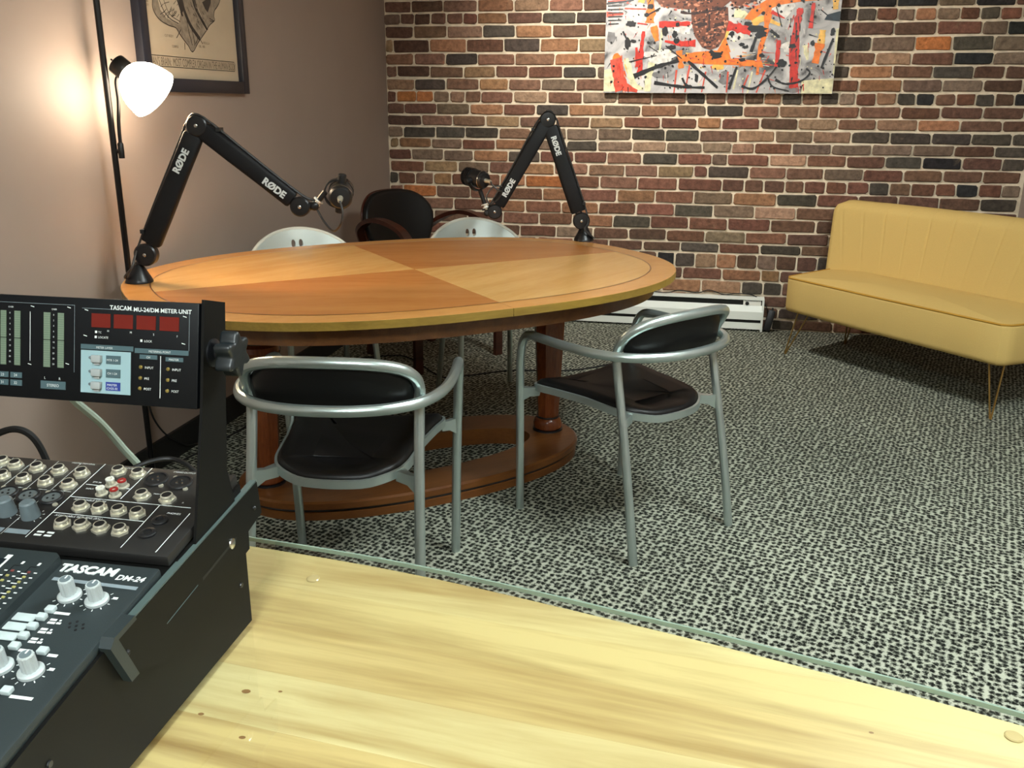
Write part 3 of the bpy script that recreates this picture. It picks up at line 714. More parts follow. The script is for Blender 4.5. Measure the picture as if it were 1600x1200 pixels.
# ------------------------------------------------------------------ mustard loveseat
def loveseat():
    fab = mat('mustard_fabric', (198, 168, 102), 0.85, var=0.05, scale=420, bump=0.25, bscale=700, spec=0.2)
    pip = mat('mustard_piping', (176, 130, 40), 0.8)
    t = empty('loveseat', (0.512, 5.055, 0), R(-49.8), 'armless mustard yellow loveseat with channel back and brass hairpin legs', 'sofa')
    # local x along the front edge, y towards the back
    W = 1.29
    sh = [(0.03, 0.0), (W/2, -0.008), (W-0.03, 0.0), (W+0.0, 0.03), (W+0.04, 0.28), (W+0.06, 0.56), (-0.085, 0.56), (-0.04, 0.28), (0.0, 0.03)]
    out = []
    for i, (x, y) in enumerate(sh):
        a = Vector(sh[i-1]); b_ = Vector((x, y)); c = Vector(sh[(i+1) % len(sh)])
        for k in range(6): out.append(tuple(b_.lerp(c, k/6)))
    out = [(x, y) for x, y in out]
    m = MB().cushion(out, 0.245, 0.435, 0.018, 4, crown=0.028, rb=0.03)
    seat = m.build('seat_cushion', fab, t, 50)
    n = len(out)
    P = [Vector(p) for p in out]; ctr = Vector((W/2, 0.28))
    MB().tube([(p.x+(ctr.x-p.x)*0.006, p.y+(ctr.y-p.y)*0.012, 0.431) for p in P], 0.0052, 6, closed=True).build('piping', pip, seat)
    # back: tall slab, reclined, wrapped at the ends, with fanned channels
    nu, nv = 380, 20; vs = []; fs = []
    x0, x1 = -0.10, W+0.07; z0, z1 = 0.30, 0.815
    cx = (x0+x1)/2; hw0 = (x1-x0)/2
    chans = [cx+(k-5)*0.125 for k in range(11)]
    for f in (0, 1):
        for j in range(nv+1):
            v = j/nv
            for i in range(nu+1):
                u = i/nu*2-1
                z = z0+(z1-z0)*v
                # rounded top corners
                hw = hw0*(1+0.05*v); rc = 0.075; x = cx+u*hw
                dzc = z-(z1-rc)
                if dzc > 0:
                    lim = hw-rc+math.sqrt(max(0, rc*rc-dzc*dzc)); x = cx+u*lim
                edge = min(1, (1-abs(u))*hw/0.05); te = min(1, (z1-z)/0.05)
                rnd = math.sqrt(max(0, 1-(1-edge)**2))*math.sqrt(max(0, 1-(1-te)**2))
                y = 0.50+0.12*(z-0.43)-0.045*u*u
                th = 0.055*rnd
                g = 0.0
                if f == 0:
                    for ch in chans:
                        d = x-(ch+(ch-cx)*0.22*(v-0.5)*2*0.5+0.02*(v-1))
                        g += 0.0055*math.exp(-(d/0.0042)**2)*max(0, min(1, (v-0.25)*2.2))
                vs.append((x, y-th+g if f == 0 else y+0.055+th*0.3, z))
    k = (nu+1)*(nv+1)
    for f in (0, 1):
        for j in range(nv):
            for i in range(nu):
                a = f*k+j*(nu+1)+i; q = (a, a+1, a+nu+2, a+nu+1); fs.append(q if f == 0 else q[::-1])
    rim = [i for i in range(nu+1)]+[j*(nu+1)+nu for j in range(1, nv+1)]+[nv*(nu+1)+i for i in range(nu-1, -1, -1)]+[j*(nu+1) for j in range(nv-1, 0, -1)]
    for a, b_ in zip(rim, rim[1:]+rim[:1]): fs.append((a, k+a, k+b_, b_))
    MB().put(vs, fs).build('backrest', fab, t, 60)
    for (x, y, sx, sy) in ((0.085, 0.07, -1, -1), (W-0.085, 0.07, 1, -1), (0.085, 0.47, -1, 1), (W-0.085, 0.47, 1, 1)):
        fx, fy = x+sx*0.055, y+sy*0.035
        MB().tube(catmull([(x-0.02, y, 0.262), (fx-0.004, fy, 0.012), (fx, fy, 0.004), (fx+0.004, fy, 0.012), (x+0.045, y-sy*0.02, 0.262)], 6), 0.0042, 8).build('hairpin_leg', M_BRASS, t)
loveseat()

# ------------------------------------------------------------------ baseboard heater
def heater():
    xa, xb = -1.45, 0.455; yf = YB-0.068
    t = empty('baseboard_heater', ((xa+xb)/2, YB-0.04, 0), 0, 'long white electric baseboard heater along the foot of the brick wall', 'heater')
    L = xb-xa; yb = 0.028; y0 = -0.028
    def ext(name, prof, m, x0=-L/2, x1=L/2, par=t):
        n = len(prof); vs = [(x0, y, z) for y, z in prof]+[(x1, y, z) for y, z in prof]
        fs = [tuple(range(n)), tuple(range(2*n-1, n-1, -1))]+[(i, (i+1) % n, n+(i+1) % n, n+i) for i in range(n)]
        return MB().put(vs, fs).build(name, m, par, 0)
    ext('back_plate', [(yb-0.004, 0.0), (yb, 0.0), (yb, 0.205), (yb-0.004, 0.205)], M_WHITE)
    ext('top_cover', [(y0+0.004, 0.192), (y0+0.004, 0.198), (yb-0.004, 0.207), (yb-0.004, 0.201)], M_WHITE)
    ext('front_panel', [(y0-0.003, 0.072), (y0+0.003, 0.07), (y0+0.001, 0.12), (y0+0.016, 0.158), (y0+0.012, 0.160), (y0-0.004, 0.121)], M_WHITE)
    ext('bottom_rail', [(y0, 0.012), (y0+0.006, 0.012), (y0+0.006, 0.052), (y0, 0.052)], M_WHITE)
    ext('heating_element', [(y0+0.020, 0.03), (yb-0.006, 0.03), (yb-0.006, 0.185), (y0+0.020, 0.185)], mat('dark_fins', (40, 40, 38), 0.5, 0.5))
    for s in (-1, 1): ext('end_cap', [(y0-0.004, 0.0), (yb, 0.0), (yb, 0.206), (y0+0.004, 0.197), (y0-0.004, 0.06)], M_WHITE, s*L/2-0.006, s*L/2+0.006)
    th = MB().box((L/2-0.065, y0+0.012, 0.174), (0.105, 0.004, 0.03)).build('thermostat_plate', M_WHITEPL, t, 0)
    MB().lathe([(0.011, 0), (0.011, 0.006), (0.008, 0.008)], 18, Matrix.Translation((L/2-0.095, y0+0.010, 0.171)) @ Matrix.Rotation(R(90), 4, 'X')).build('thermostat_knob', M_BLACK, th)
    m = MB()
    for i in range(11): m.box((L/2-0.108+i*0.0095, y0+0.0095, 0.186), (0.004, 0.001, 0.006))
    m.build('dial_marks', M_BLACK, th, 0)
heater()
o = MB().tube(catmull([(-1.2, 5.592, 0.214), (-0.7, 5.594, 0.213), (-0.3, 5.59, 0.216), (-0.13, 5.575, 0.212), (-0.05, 5.588, 0.228), (0.06, 5.592, 0.216), (0.13, 5.594, 0.236), (0.22, 5.592, 0.213), (0.30, 5.594, 0.222), (0.40, 5.596, 0.213), (0.475, 5.598, 0.15), (0.49, 5.596, 0.10)], 6), 0.0032, 6).build('heater_cable', M_BLACK_RUB)
tag(o, 'thin dark cable lying along the top of the white baseboard heater', 'cable')
def adapter():
    t = empty('power_adapter', (0.50, 5.575, 0), R(-4), 'black power adapter leaning on the brick wall between heater and sofa', 'power adapter')
    m = MB(); m.M = Matrix.Translation((0, 0, 0.068)) @ Matrix.Rotation(R(12), 4, 'Y') @ Matrix.Rotation(R(-10), 4, 'X')
    m.box((0, 0, 0), (0.042, 0.034, 0.128), bev=0.004); m.build('adapter_case', M_BLACK, t)
    k = MB(); k.M = m.M; k.tube([(0, 0, 0.064), (0, 0.002, 0.078)], 0.006, 8); k.build('strain_relief', M_BLACK_RUB, t)
adapter()
for pts, lab in (([(-1.88, 4.3, 0.004), (-1.60, 4.51, 0.004), (-1.45, 4.50, 0.004), (-1.19, 4.20, 0.004), (-1.067, 4.247, 0.004), (-0.863, 4.387, 0.004), (-0.5, 4.5, 0.004), (-0.1, 5.0, 0.004), (0.1, 5.55, 0.004)], 'black cable running over the carpet behind the oval table'),
                 ([(-1.86, 2.9, 0.004), (-1.822, 3.137, 0.004), (-1.80, 3.4, 0.004), (-1.83, 3.9, 0.004), (-1.86, 4.4, 0.004)], 'black cable on the carpet along the black baseboard')):
    o = MB().tube(catmull(pts, 8), 0.004, 6).build('floor_cable', M_BLACK_RUB); tag(o, lab, 'cable', 'cables on the carpet')

# ------------------------------------------------------------------ microphone boom arms
M_SLEEVE = mat('black_fabric_sleeve', (9, 10, 13), 0.55, spec=0.3, bump=0.15, bscale=300)
M_JOINT = mat('black_joint_plastic', (13, 14, 17), 0.35)
M_CABLE = mat('grey_cable', (52, 51, 50), 0.35)
def flat_bar(m, a, b_, wd, th, taper=1.0, seg=1):
    """rounded-rectangle sleeve from a to b in the local XZ plane, th along Y"""
    a, b_ = Vector(a), Vector(b_); d = (b_-a).normalized(); s = Vector((d.z, 0, -d.x))
    sec = []
    for x, y in superell(wd/2, th/2, 4.5, 20): sec.append((x, y))
    vs = []; fs = []; n = len(sec)
    L = (b_-a).length
    for k, (t, g) in enumerate(((0, 0.9), (0.006, 1), (L*0.33, 1.0), (L*0.66, taper), (L-0.006, taper), (L, taper*0.9))):
        p = a+d*t
        for x, y in sec: vs.append(p+s*x*g+Vector((0, y*g, 0)))
    for k in range(5): fs += [(k*n+i, k*n+(i+1) % n, (k+1)*n+(i+1) % n, (k+1)*n+i) for i in range(n)]
    fs += [tuple(range(n)), tuple(range(5*n, 6*n))]
    m.put(vs, fs)
def disc(c, r_, th, bev=0.004):
    M_ = Matrix.Translation(c) @ Matrix.Rotation(R(90), 4, 'X')
    return MB().lathe([(r_-bev, -th/2), (r_, -th/2+bev), (r_, th/2-bev), (r_-bev, th/2), (r_*0.45, th/2+0.001)], 28, M_)
def sleeve_text(parent, a, b_, th, size, flip=False):
    """lettering lying on the sleeve's camera side, centred between a and b, reading from a to b"""
    a, b_ = Vector(a), Vector(b_); d = (b_-a).normalized(); up = Vector((-d.z, 0, d.x))
    c = (a+b_)/2-up*size*0.36+Vector((0, -th/2-0.0008, 0)); n = Vector((0, -1, 0))
    M_ = Matrix(((d.x, up.x, n.x, c.x), (d.y, up.y, n.y, c.y), (d.z, up.z, n.z, c.z), (0, 0, 0, 1)))
    m = MB(); add_text(m, M_, 'R\u00d8DE', size, align='CENTER', bold=size*0.045)
    m.build('lettering', M_PRINT, parent, 0)
def boom_arm(loc, j1, el, j2, tip, texts, side, label):
    t = empty('microphone_boom_arm', loc, R(11.13), label, 'boom arm', 'microphone boom arms clamped to the oval table')
    V = lambda p: Vector((p[0], 0, p[1]))
    J1, EL, J2, TP = V(j1), V(el), V(j2), V(tip)
    MB().lathe([(0.043, 0.0), (0.043, 0.004), (0.041, 0.009), (0.030, 0.030), (0.017, 0.056), (0.012, 0.060)], 32).build('base_cone', M_JOINT, t, 40)
    MB().tube([(0, 0, 0.055), (J1.x*0.6, 0, 0.068), (J1.x, 0, J1.z)], 0.011, 12).build('base_post', M_JOINT, t)
    for nm, c, r_ in (('base_joint', J1, 0.036), ('elbow_joint', EL, 0.0325), ('wrist_joint', J2, 0.031)):
        dd = disc(c, r_, 0.036).build(nm, M_JOINT, t, 40)
        MB().lathe([(0.0055, 0), (0.0055, 0.0016), (0.003, 0.0026)], 14, Matrix.Translation(c+Vector((0, -0.018, 0))) @ Matrix.Rotation(R(90), 4, 'X')).build('joint_screw', M_CHROME, dd)
    dl = (EL-J1).normalized(); du = (J2-EL).normalized()
    for nm, a, b_ in (('lower_arm', J1+dl*0.040, EL-dl*0.030), ('upper_arm', EL+du*0.022, J2-du*0.032)):
        m = MB(); flat_bar(m, a, b_, 0.064 if nm == 'lower_arm' else 0.058, 0.034, 0.95); arm = m.build(nm, M_SLEEVE, t, 40)
        for k, tx in enumerate(texts[nm]): sleeve_text(arm, V(tx[0]), V(tx[1]), 0.035, 0.030)
        bars = MB()
        for q in (-0.011, 0.011):
            s = Vector((dl.z, 0, -dl.x)) if nm == 'lower_arm' else Vector((du.z, 0, -du.x))
            bars.tube([(J1 if nm == 'lower_arm' else EL)+s*q, (EL if nm == 'lower_arm' else J2)+s*q], 0.0045, 6)
        bars.build('spring_bars', M_JOINT, arm)
    MB().tube([J2, TP], 0.0125, 10).build('tip_link', M_JOINT, t)
    disc(TP, 0.0135, 0.030).build('tip_joint', M_JOINT, t, 40)
    # cable strapped along the outside of the arm
    so = Vector((-dl.z, 0, dl.x))*side; su = Vector((-du.z, 0, du.x))*side
    path = [Vector((side*-0.048, 0.02, 0.007)), Vector((side*-0.03, -0.035, 0.024)), Vector((0.0, -0.046, 0.055)), J1+so*0.030+Vector((0, -0.02, -0.01)), J1+so*0.034+dl*0.06, J1.lerp(EL, 0.45)+so*0.035, EL-dl*0.06+so*0.034, EL+so*0.034-dl*0.01, EL+(so+su).normalized()*0.035, EL+su*0.033+du*0.03, EL.lerp(J2, 0.4)+su*0.031, EL.lerp(J2, 0.8)+su*0.030, J2+su*0.034, TP+su*0.024]
    MB().tube(catmull(path, 7), 0.0038, 7).build('cable', M_CABLE, t)
    for q, (p, s) in enumerate(((J1.lerp(EL, 0.15), so), (EL.lerp(J2, 0.15), su))):
        MB().box(p+s*0.033, (0.012, 0.040, 0.012)).build('cable_strap', M_BLACK, t, 0)
    return t
# left: joints in metres from the base, in the arm's own upright plane
boom_arm((-1.741, 2.595, TZ+0.0009), (0.033, 0.090), (0.235, 0.488), (0.537, 0.245), (0.582, 0.247),
         {'lower_arm': [((0.160, 0.352), (0.196, 0.414))], 'upper_arm': [((0.436, 0.324), (0.488, 0.284))]}, 1, 'black microphone boom arm on the table end beside the floor lamp')
boom_arm((-0.452, 3.873, TZ+0.0009), (-0.013, 0.084), (-0.164, 0.498), (-0.383, 0.120), (-0.416, 0.114),
         {'lower_arm': [((-0.139, 0.430), (-0.115, 0.358))], 'upper_arm': [((-0.344, 0.188), (-0.306, 0.254))]}, -1, 'black microphone boom arm on the far table rim before the brick wall')

def microphone(loc, front, pivot, mount_from, label, cable):
    """broadcast microphone in a U-shaped yoke; loc is the body centre in world space"""
    t = empty('microphone', loc, 0, label, 'microphone', 'black broadcast microphones on boom arms')
    F_ = Vector(front).normalized(); P_ = Vector(pivot); P_ = (P_-F_*P_.dot(F_)).normalized()
    A = axis_matrix((0, 0, 0), F_, P_) @ Matrix.Scale(1.25, 4)
    SC = 1.25
    blk = M_BLACK
    MB().lathe([(0.010, -0.044), (0.024, -0.042), (0.0285, -0.036), (0.0295, -0.030), (0.0295, 0.012), (0.027, 0.014)], 30, A).build('body', blk, t, 35)
    MB().lathe([(0.0300, -0.0335), (0.0304, -0.0325), (0.0304, -0.0315), (0.0300, -0.0305)], 30, A, cap=False).build('silver_ring', M_CHROME, t)
    g = MB()
    pr_ = [(0.026, 0.012)]
    for k in range(4): pr_ += [(0.0315, 0.0135+k*0.008), (0.0315, 0.0185+k*0.008), (0.0285, 0.0190+k*0.008), (0.0285, 0.0210+k*0.008)]
    pr_ += [(0.031, 0.0455), (0.028, 0.050), (0.012, 0.053)]
    g.lathe(pr_, 30, A).build('grille', mat('black_grille_gloss', (22, 22, 24), 0.22), t, 25)
    MB().lathe([(0.0050, -0.070), (0.0062, -0.066), (0.0062, -0.054), (0.0075, -0.050), (0.0075, -0.043)], 18, A).build('cable_plug', M_NICKEL, t, 35)
    Md = Vector(mount_from)-Vector(loc); Mn = Md.normalized()
    Mp = (Mn-P_*Mn.dot(P_)).normalized()
    yk = []
    for a in range(0, 13):
        an = math.pi*a/12; yk.append(P_*0.044*math.cos(an)+Mp*0.050*math.sin(an)**0.7)
    m = MB(); vs = []; fs = []
    for i, p in enumerate(yk):
        tg = (yk[min(i+1, 12)]-yk[max(i-1, 0)]).normalized(); wv = tg.cross(P_.cross(Mp)).normalized()*0.0025; dv = P_.cross(Mp).normalized()*0.009
        vs += [p+wv+dv, p-wv+dv, p-wv-dv, p+wv-dv]
    for i in range(12):
        k = i*4; fs += [(k, k+4, k+5, k+1), (k+1, k+5, k+6, k+2), (k+2, k+6, k+7, k+3), (k+3, k+7, k+4, k)]
    fs += [(0, 1, 2, 3), (51, 50, 49, 48)]
    m.put(vs, fs).build('yoke', blk, t, 40)
    for s in (-1, 1):
        MB().lathe([(0.012, 0.028), (0.0125, 0.032), (0.0115, 0.052), (0.009, 0.054)], 18, axis_matrix((0, 0, 0), P_*s) @ Matrix.Scale(1.15, 4)).build('pivot_knob', blk, t, 35)
    end = Mp*0.050
    MB().tube([end-Mp*0.002, end+(Md-end)*0.62], 0.0095, 12).build('mount_stem', blk, t)
    q = end+(Md-end)*0.62; qd = (Md-end).normalized()
    MB().lathe([(0.010, 0), (0.0165, 0.001), (0.0165, 0.004), (0.008, 0.005), (0.008, 0.013), (0.013, 0.014), (0.013, 0.018), (0.006, 0.02)], 20, axis_matrix(q, qd)).build('thread_adapter', M_WHITEPL, t, 30)
    MB().tube([q+qd*0.015, Md], 0.006, 10).build('adapter_shaft', M_NICKEL, t)
    pl = -F_*0.087
    MB().tube(catmull([pl]+[Vector(c)-Vector(loc) for c in cable], 8), 0.0034, 7).build('cable', M_CABLE, t)
    return t
microphone((-1.090, 2.728, 1.046), (-0.32, 0.92, 0.16), (0.12, 0.05, 1.0), (-1.168, 2.708, 1.012), 'black broadcast microphone in a yoke on the boom arm by the floor lamp',
           [(-1.052, 2.640, 1.000), (-1.062, 2.645, 0.962), (-1.100, 2.68, 0.935), (-1.135, 2.70, 0.955), (-1.160, 2.705, 0.992), (-1.172, 2.705, 1.024)])
microphone((-0.905, 3.79, 1.018), (-0.80, 0.52, 0.10), (0.50, 0.72, 0.16), (-0.858, 3.793, 0.878), 'black broadcast microphone in a yoke on the boom arm before the bricks',
           [(-0.825, 3.735, 0.998), (-0.80, 3.74, 0.975), (-0.79, 3.77, 0.965), (-0.815, 3.78, 0.93), (-0.845, 3.78, 0.915), (-0.86, 3.785, 0.945), (-0.83, 3.79, 0.985), (-0.775, 3.80, 0.985)])

# ------------------------------------------------------------------ floor lamp
def floor_lamp():
    px, py = -1.85, 2.704
    t = empty('floor_lamp', (px, py, 0), 0, 'slim black floor lamp with a glowing white glass shade by the taupe wall', 'lamp')
    blk = mat('lamp_black_metal', (26, 25, 25), 0.3, 0.6)
    MB().lathe([(0.050, 0), (0.052, 0.004), (0.050, 0.014), (0.02, 0.020), (0.010, 0.03)], 28).build('base', blk, t, 35)
    MB().tube([(0, 0, 0.02), (0, 0, 1.95)], 0.0098, 12).build('pole', blk, t)
    MB().tube([(0, 0, 1.165), (0.022, 0.004, 1.163)], 0.007, 10).build('arm_socket', blk, t)
    MB().lathe([(0.0095, 0), (0.0095, 0.045), (0.007, 0.05)], 14, Matrix.Translation((0.022, 0.004, 1.142))).build('socket_collar', blk, t, 35)
    MB().tube(catmull([(0.008, 0.004, 0.36), (0.004, 0.03, 0.25), (-0.012, 0.11, 0.155), (-0.025, 0.20, 0.09), (-0.034, 0.30, 0.03), (-0.03, 0.42, 0.006)], 7), 0.0035, 6).build('power_cord', M_BLACK_RUB, t)
    c0 = Vector((0.048, 0.024, 1.417))
    ax = Vector((0.74, 0.06, -0.60)).normalized()
    MB().tube(catmull([(0.022, 0.004, 1.185), (0.022, 0.008, 1.25), (0.028, 0.012, 1.32), (0.024, 0.018, 1.38), (0.040, 0.022, 1.405)], 7), 0.0058, 10).build('gooseneck', blk, t)
    A = axis_matrix(c0-ax*0.018, ax)
    MB().lathe([(0.024, -0.012), (0.031, -0.008), (0.032, -0.004), (0.032, 0.036), (0.028, 0.042)], 26, A).build('shade_cap', blk, t, 35)
    MB().tube([c0-ax*0.018, c0-ax*0.046], 0.0028, 8).build('switch', blk, t)
    prof = [(0.024, 0.030), (0.044, 0.042), (0.060, 0.058), (0.073, 0.080), (0.081, 0.106), (0.085, 0.132), (0.086, 0.142)]
    prof += [(r_-0.003, z) for r_, z in prof[::-1]]
    gl = mat('lit_opal_glass', (255, 236, 208), 0.4, emit=LAMP_GLOW)
    m = MB(); m.lathe(prof, 32, A, cap=False); m.build('glass_shade', gl, t, 50)
    MB().lathe([(0.003, 0.05), (0.014, 0.054), (0.026, 0.08), (0.030, 0.105), (0.024, 0.128), (0.006, 0.138)], 20, A).build('bulb', mat('lit_bulb', (255, 240, 215), 0.4, emit=LAMP_GLOW*2.0), t, 60)
floor_lamp()

# ------------------------------------------------------------------ framed anatomical print on the left wall
def framed_print():
    # local x runs along the wall (away from the camera), y out of the wall, z up
    x0, x1, z0, z1 = 2.975, 3.735, 1.352, 2.38
    t = empty('framed_print', (XL, (x0+x1)/2, (z0+z1)/2), R(90), 'black framed vintage anatomical drawing on the taupe wall above the lamp', 'framed print')
    hw, hh = (x1-x0)/2, (z1-z0)/2; b_ = 0.048; dp = 0.032
    # rotated +90: local x -> world +Y, local y -> world -X ; face towards +X is local -y
    fr = mat('frame_dark_navy', (30, 32, 42), 0.38)
    for s in (-1, 1):
        MB().box((s*(hw-b_/2), -dp/2, 0), (b_, dp, 2*hh), bev=0.003).build('frame_stile', fr, t)
        MB().box((0, -dp/2, s*(hh-b_/2)), (2*hw-2*b_, dp, b_), bev=0.003).build('frame_rail', fr, t)
    MB().box((0, -0.006, 0), (2*hw-2*b_, 0.004, 2*hh-2*b_)).build('paper', mat('aged_paper', (196, 178, 152), 0.8, var=0.04, scale=5), t, 0)
    pw, pb = hw-b_, -(hh-b_)                                # paper right edge, bottom edge
    # drawing digitised on the paper: u from the left paper edge, v up from the bottom edge (metres)
    def P(X, Y): return (-pw+(X-300)/1115*2*pw*1.0, pb+(1030-Y)/1030*0.325)
    ink = mat('ink', (64, 56, 50), 0.8); wash = mat('grey_wash', (148, 134, 116), 0.8, var=0.22, scale=60); pale = mat('pale_wash', (198, 182, 158), 0.8)
    body = [(360, -420), (330, -200), (400, -60), (420, 45), (430, 180), (420, 290), (450, 370), (500, 420), (580, 455), (655, 470), (690, 530), (740, 600), (780, 650), (826, 715), (905, 600), (1010, 465), (1070, 380), (1140, 315), (1135, 270), (1150, 200), (1195, 140), (1235, 60), (1250, -60), (1290, -220), (1240, -400), (1100, -520), (800, -560), (520, -520)]
    yy = -0.0086
    def poly(name, pts, m_, dy=0.0):
        q = [P(*p) for p in pts]
        MB().put([(x, yy-dy, z) for x, z in q], [tuple(range(len(q)))]).build(name, m_, t, 0)
    poly('drawing', body, wash)
    marks = MB()
    def line(pts, wd, closed=False):
        q = [Vector((P(*p)[0], 0, P(*p)[1])) for p in pts]
        if closed: q.append(q[0])
        q = catmull(q, 4) if len(q) > 2 else q
        vs = []; fs = []
        for i, p in enumerate(q):
            d = (q[min(i+1, len(q)-1)]-q[max(i-1, 0)]).normalized(); s = Vector((d.z, 0, -d.x))*wd/2
            vs += [p+s+Vector((0, yy-0.0008, 0)), p-s+Vector((0, yy-0.0008, 0))]
        for i in range(len(q)-1): fs.append((2*i, 2*i+1, 2*i+3, 2*i+2))
        marks.put(vs, fs)
    line(body, 0.0035, True)
    poly('drawing', [(640, -60), (720, 80), (745, 240), (690, 430), (560, 380), (500, 300), (480, 150), (520, -60)], pale, 0.0003)
    line([(640, -300), (690, 0), (745, 130), (770, 260), (830, 420), (930, 560)], 0.016); line([(600, -200), (655, 20), (700, 150), (745, 330)], 0.010)
    line([(840, -300), (870, 0), (895, 180), (960, 320), (1030, 440)], 0.009); line([(900, -200), (905, 60), (930, 220), (1010, 380), (1040, 440)], 0.005)
    poly('drawing', [(1000, 130), (1120, 40), (1110, 120), (1060, 235), (1030, 200)], ink, 0.0004)
    poly('drawing', [(690, -10), (740, 60), (765, 260), (740, 300), (715, 160)], ink, 0.0005)
    poly('drawing', [(915, 200), (935, 200), (1035, 430), (1015, 455)], pale, 0.0005)
    line([(470, 60), (500, 200), (540, 310), (600, 380), (690, 420)], 0.004); line([(520, 0), (545, 180), (600, 330), (710, 395)], 0.003)
    rng = random.Random(5)
    for k in range(34):
        a = rng.uniform(0, 1); x = 540+180*a; y = rng.uniform(20, 330)
        line([(x, y), (x+rng.uniform(-60, 20), y+rng.uniform(25, 70))], 0.0022)
    for k in range(26):
        x = rng.uniform(780, 1000); y = rng.uniform(-40, 430); x += (y-100)*0.25
        if x < 1000: line([(x, y), (x+rng.uniform(10, 26), y+rng.uniform(20, 60))], 0.0024)
    for pts in ([(790, 330), (800, 480), (830, 640)], [(830, 420), (850, 520), (860, 640)], [(880, 500), (900, 560), (870, 620)], [(710, 480), (650, 580)], [(930, 560), (960, 610)], [(740, 620), (735, 700)], [(400, 60), (360, 105)], [(1075, 300), (1130, 325), (1080, 330)]): line(pts, 0.003)
    bx = [(310, 742), (1360, 825), (1372, 938), (310, 855)]
    bx = [(318, 790), (1362, 790), (1362, 905), (318, 905)]
    for a, c in zip(bx, bx[1:]+bx[:1]): line([a, c], 0.0026)
    marks.build('ink_lines', ink, t, 0)
    tx = MB(); n = Vector((0, -1, 0))
    def word(s, X, Y, size, sx=1.0, al='LEFT'):
        x, z = P(X, Y); M_ = Matrix(((1, 0, 0, x), (0, 0, -1, yy-0.0008), (0, 1, 0, z), (0, 0, 0, 1)))
        add_text(tx, M_, s, size, sx=sx, align=al)
    word("MAN'S BRAIN:  MOST COMPLEX ORGAN IN THE HUMAN BODY", 335, 892, 0.040, 0.545)
    for s, X, Y in (('NUTRITION', 275, 50), ('TUBE', 300, 90), ('BASILAR', 312, 245), ('ARTERY', 318, 285), ('CUT BODY', 520, 580), ('CORPUS', 590, 690), ('MEDULLA', 965, 610), ('OBL. 1885', 905, 655)):
        if X >= 305: word(s, X, Y, 0.0125, 0.9)
    o = tx.build('lettering', mat('faded_ink', (122, 108, 92), 0.8), t, 0); o['kind'] = 'stuff'
framed_print()

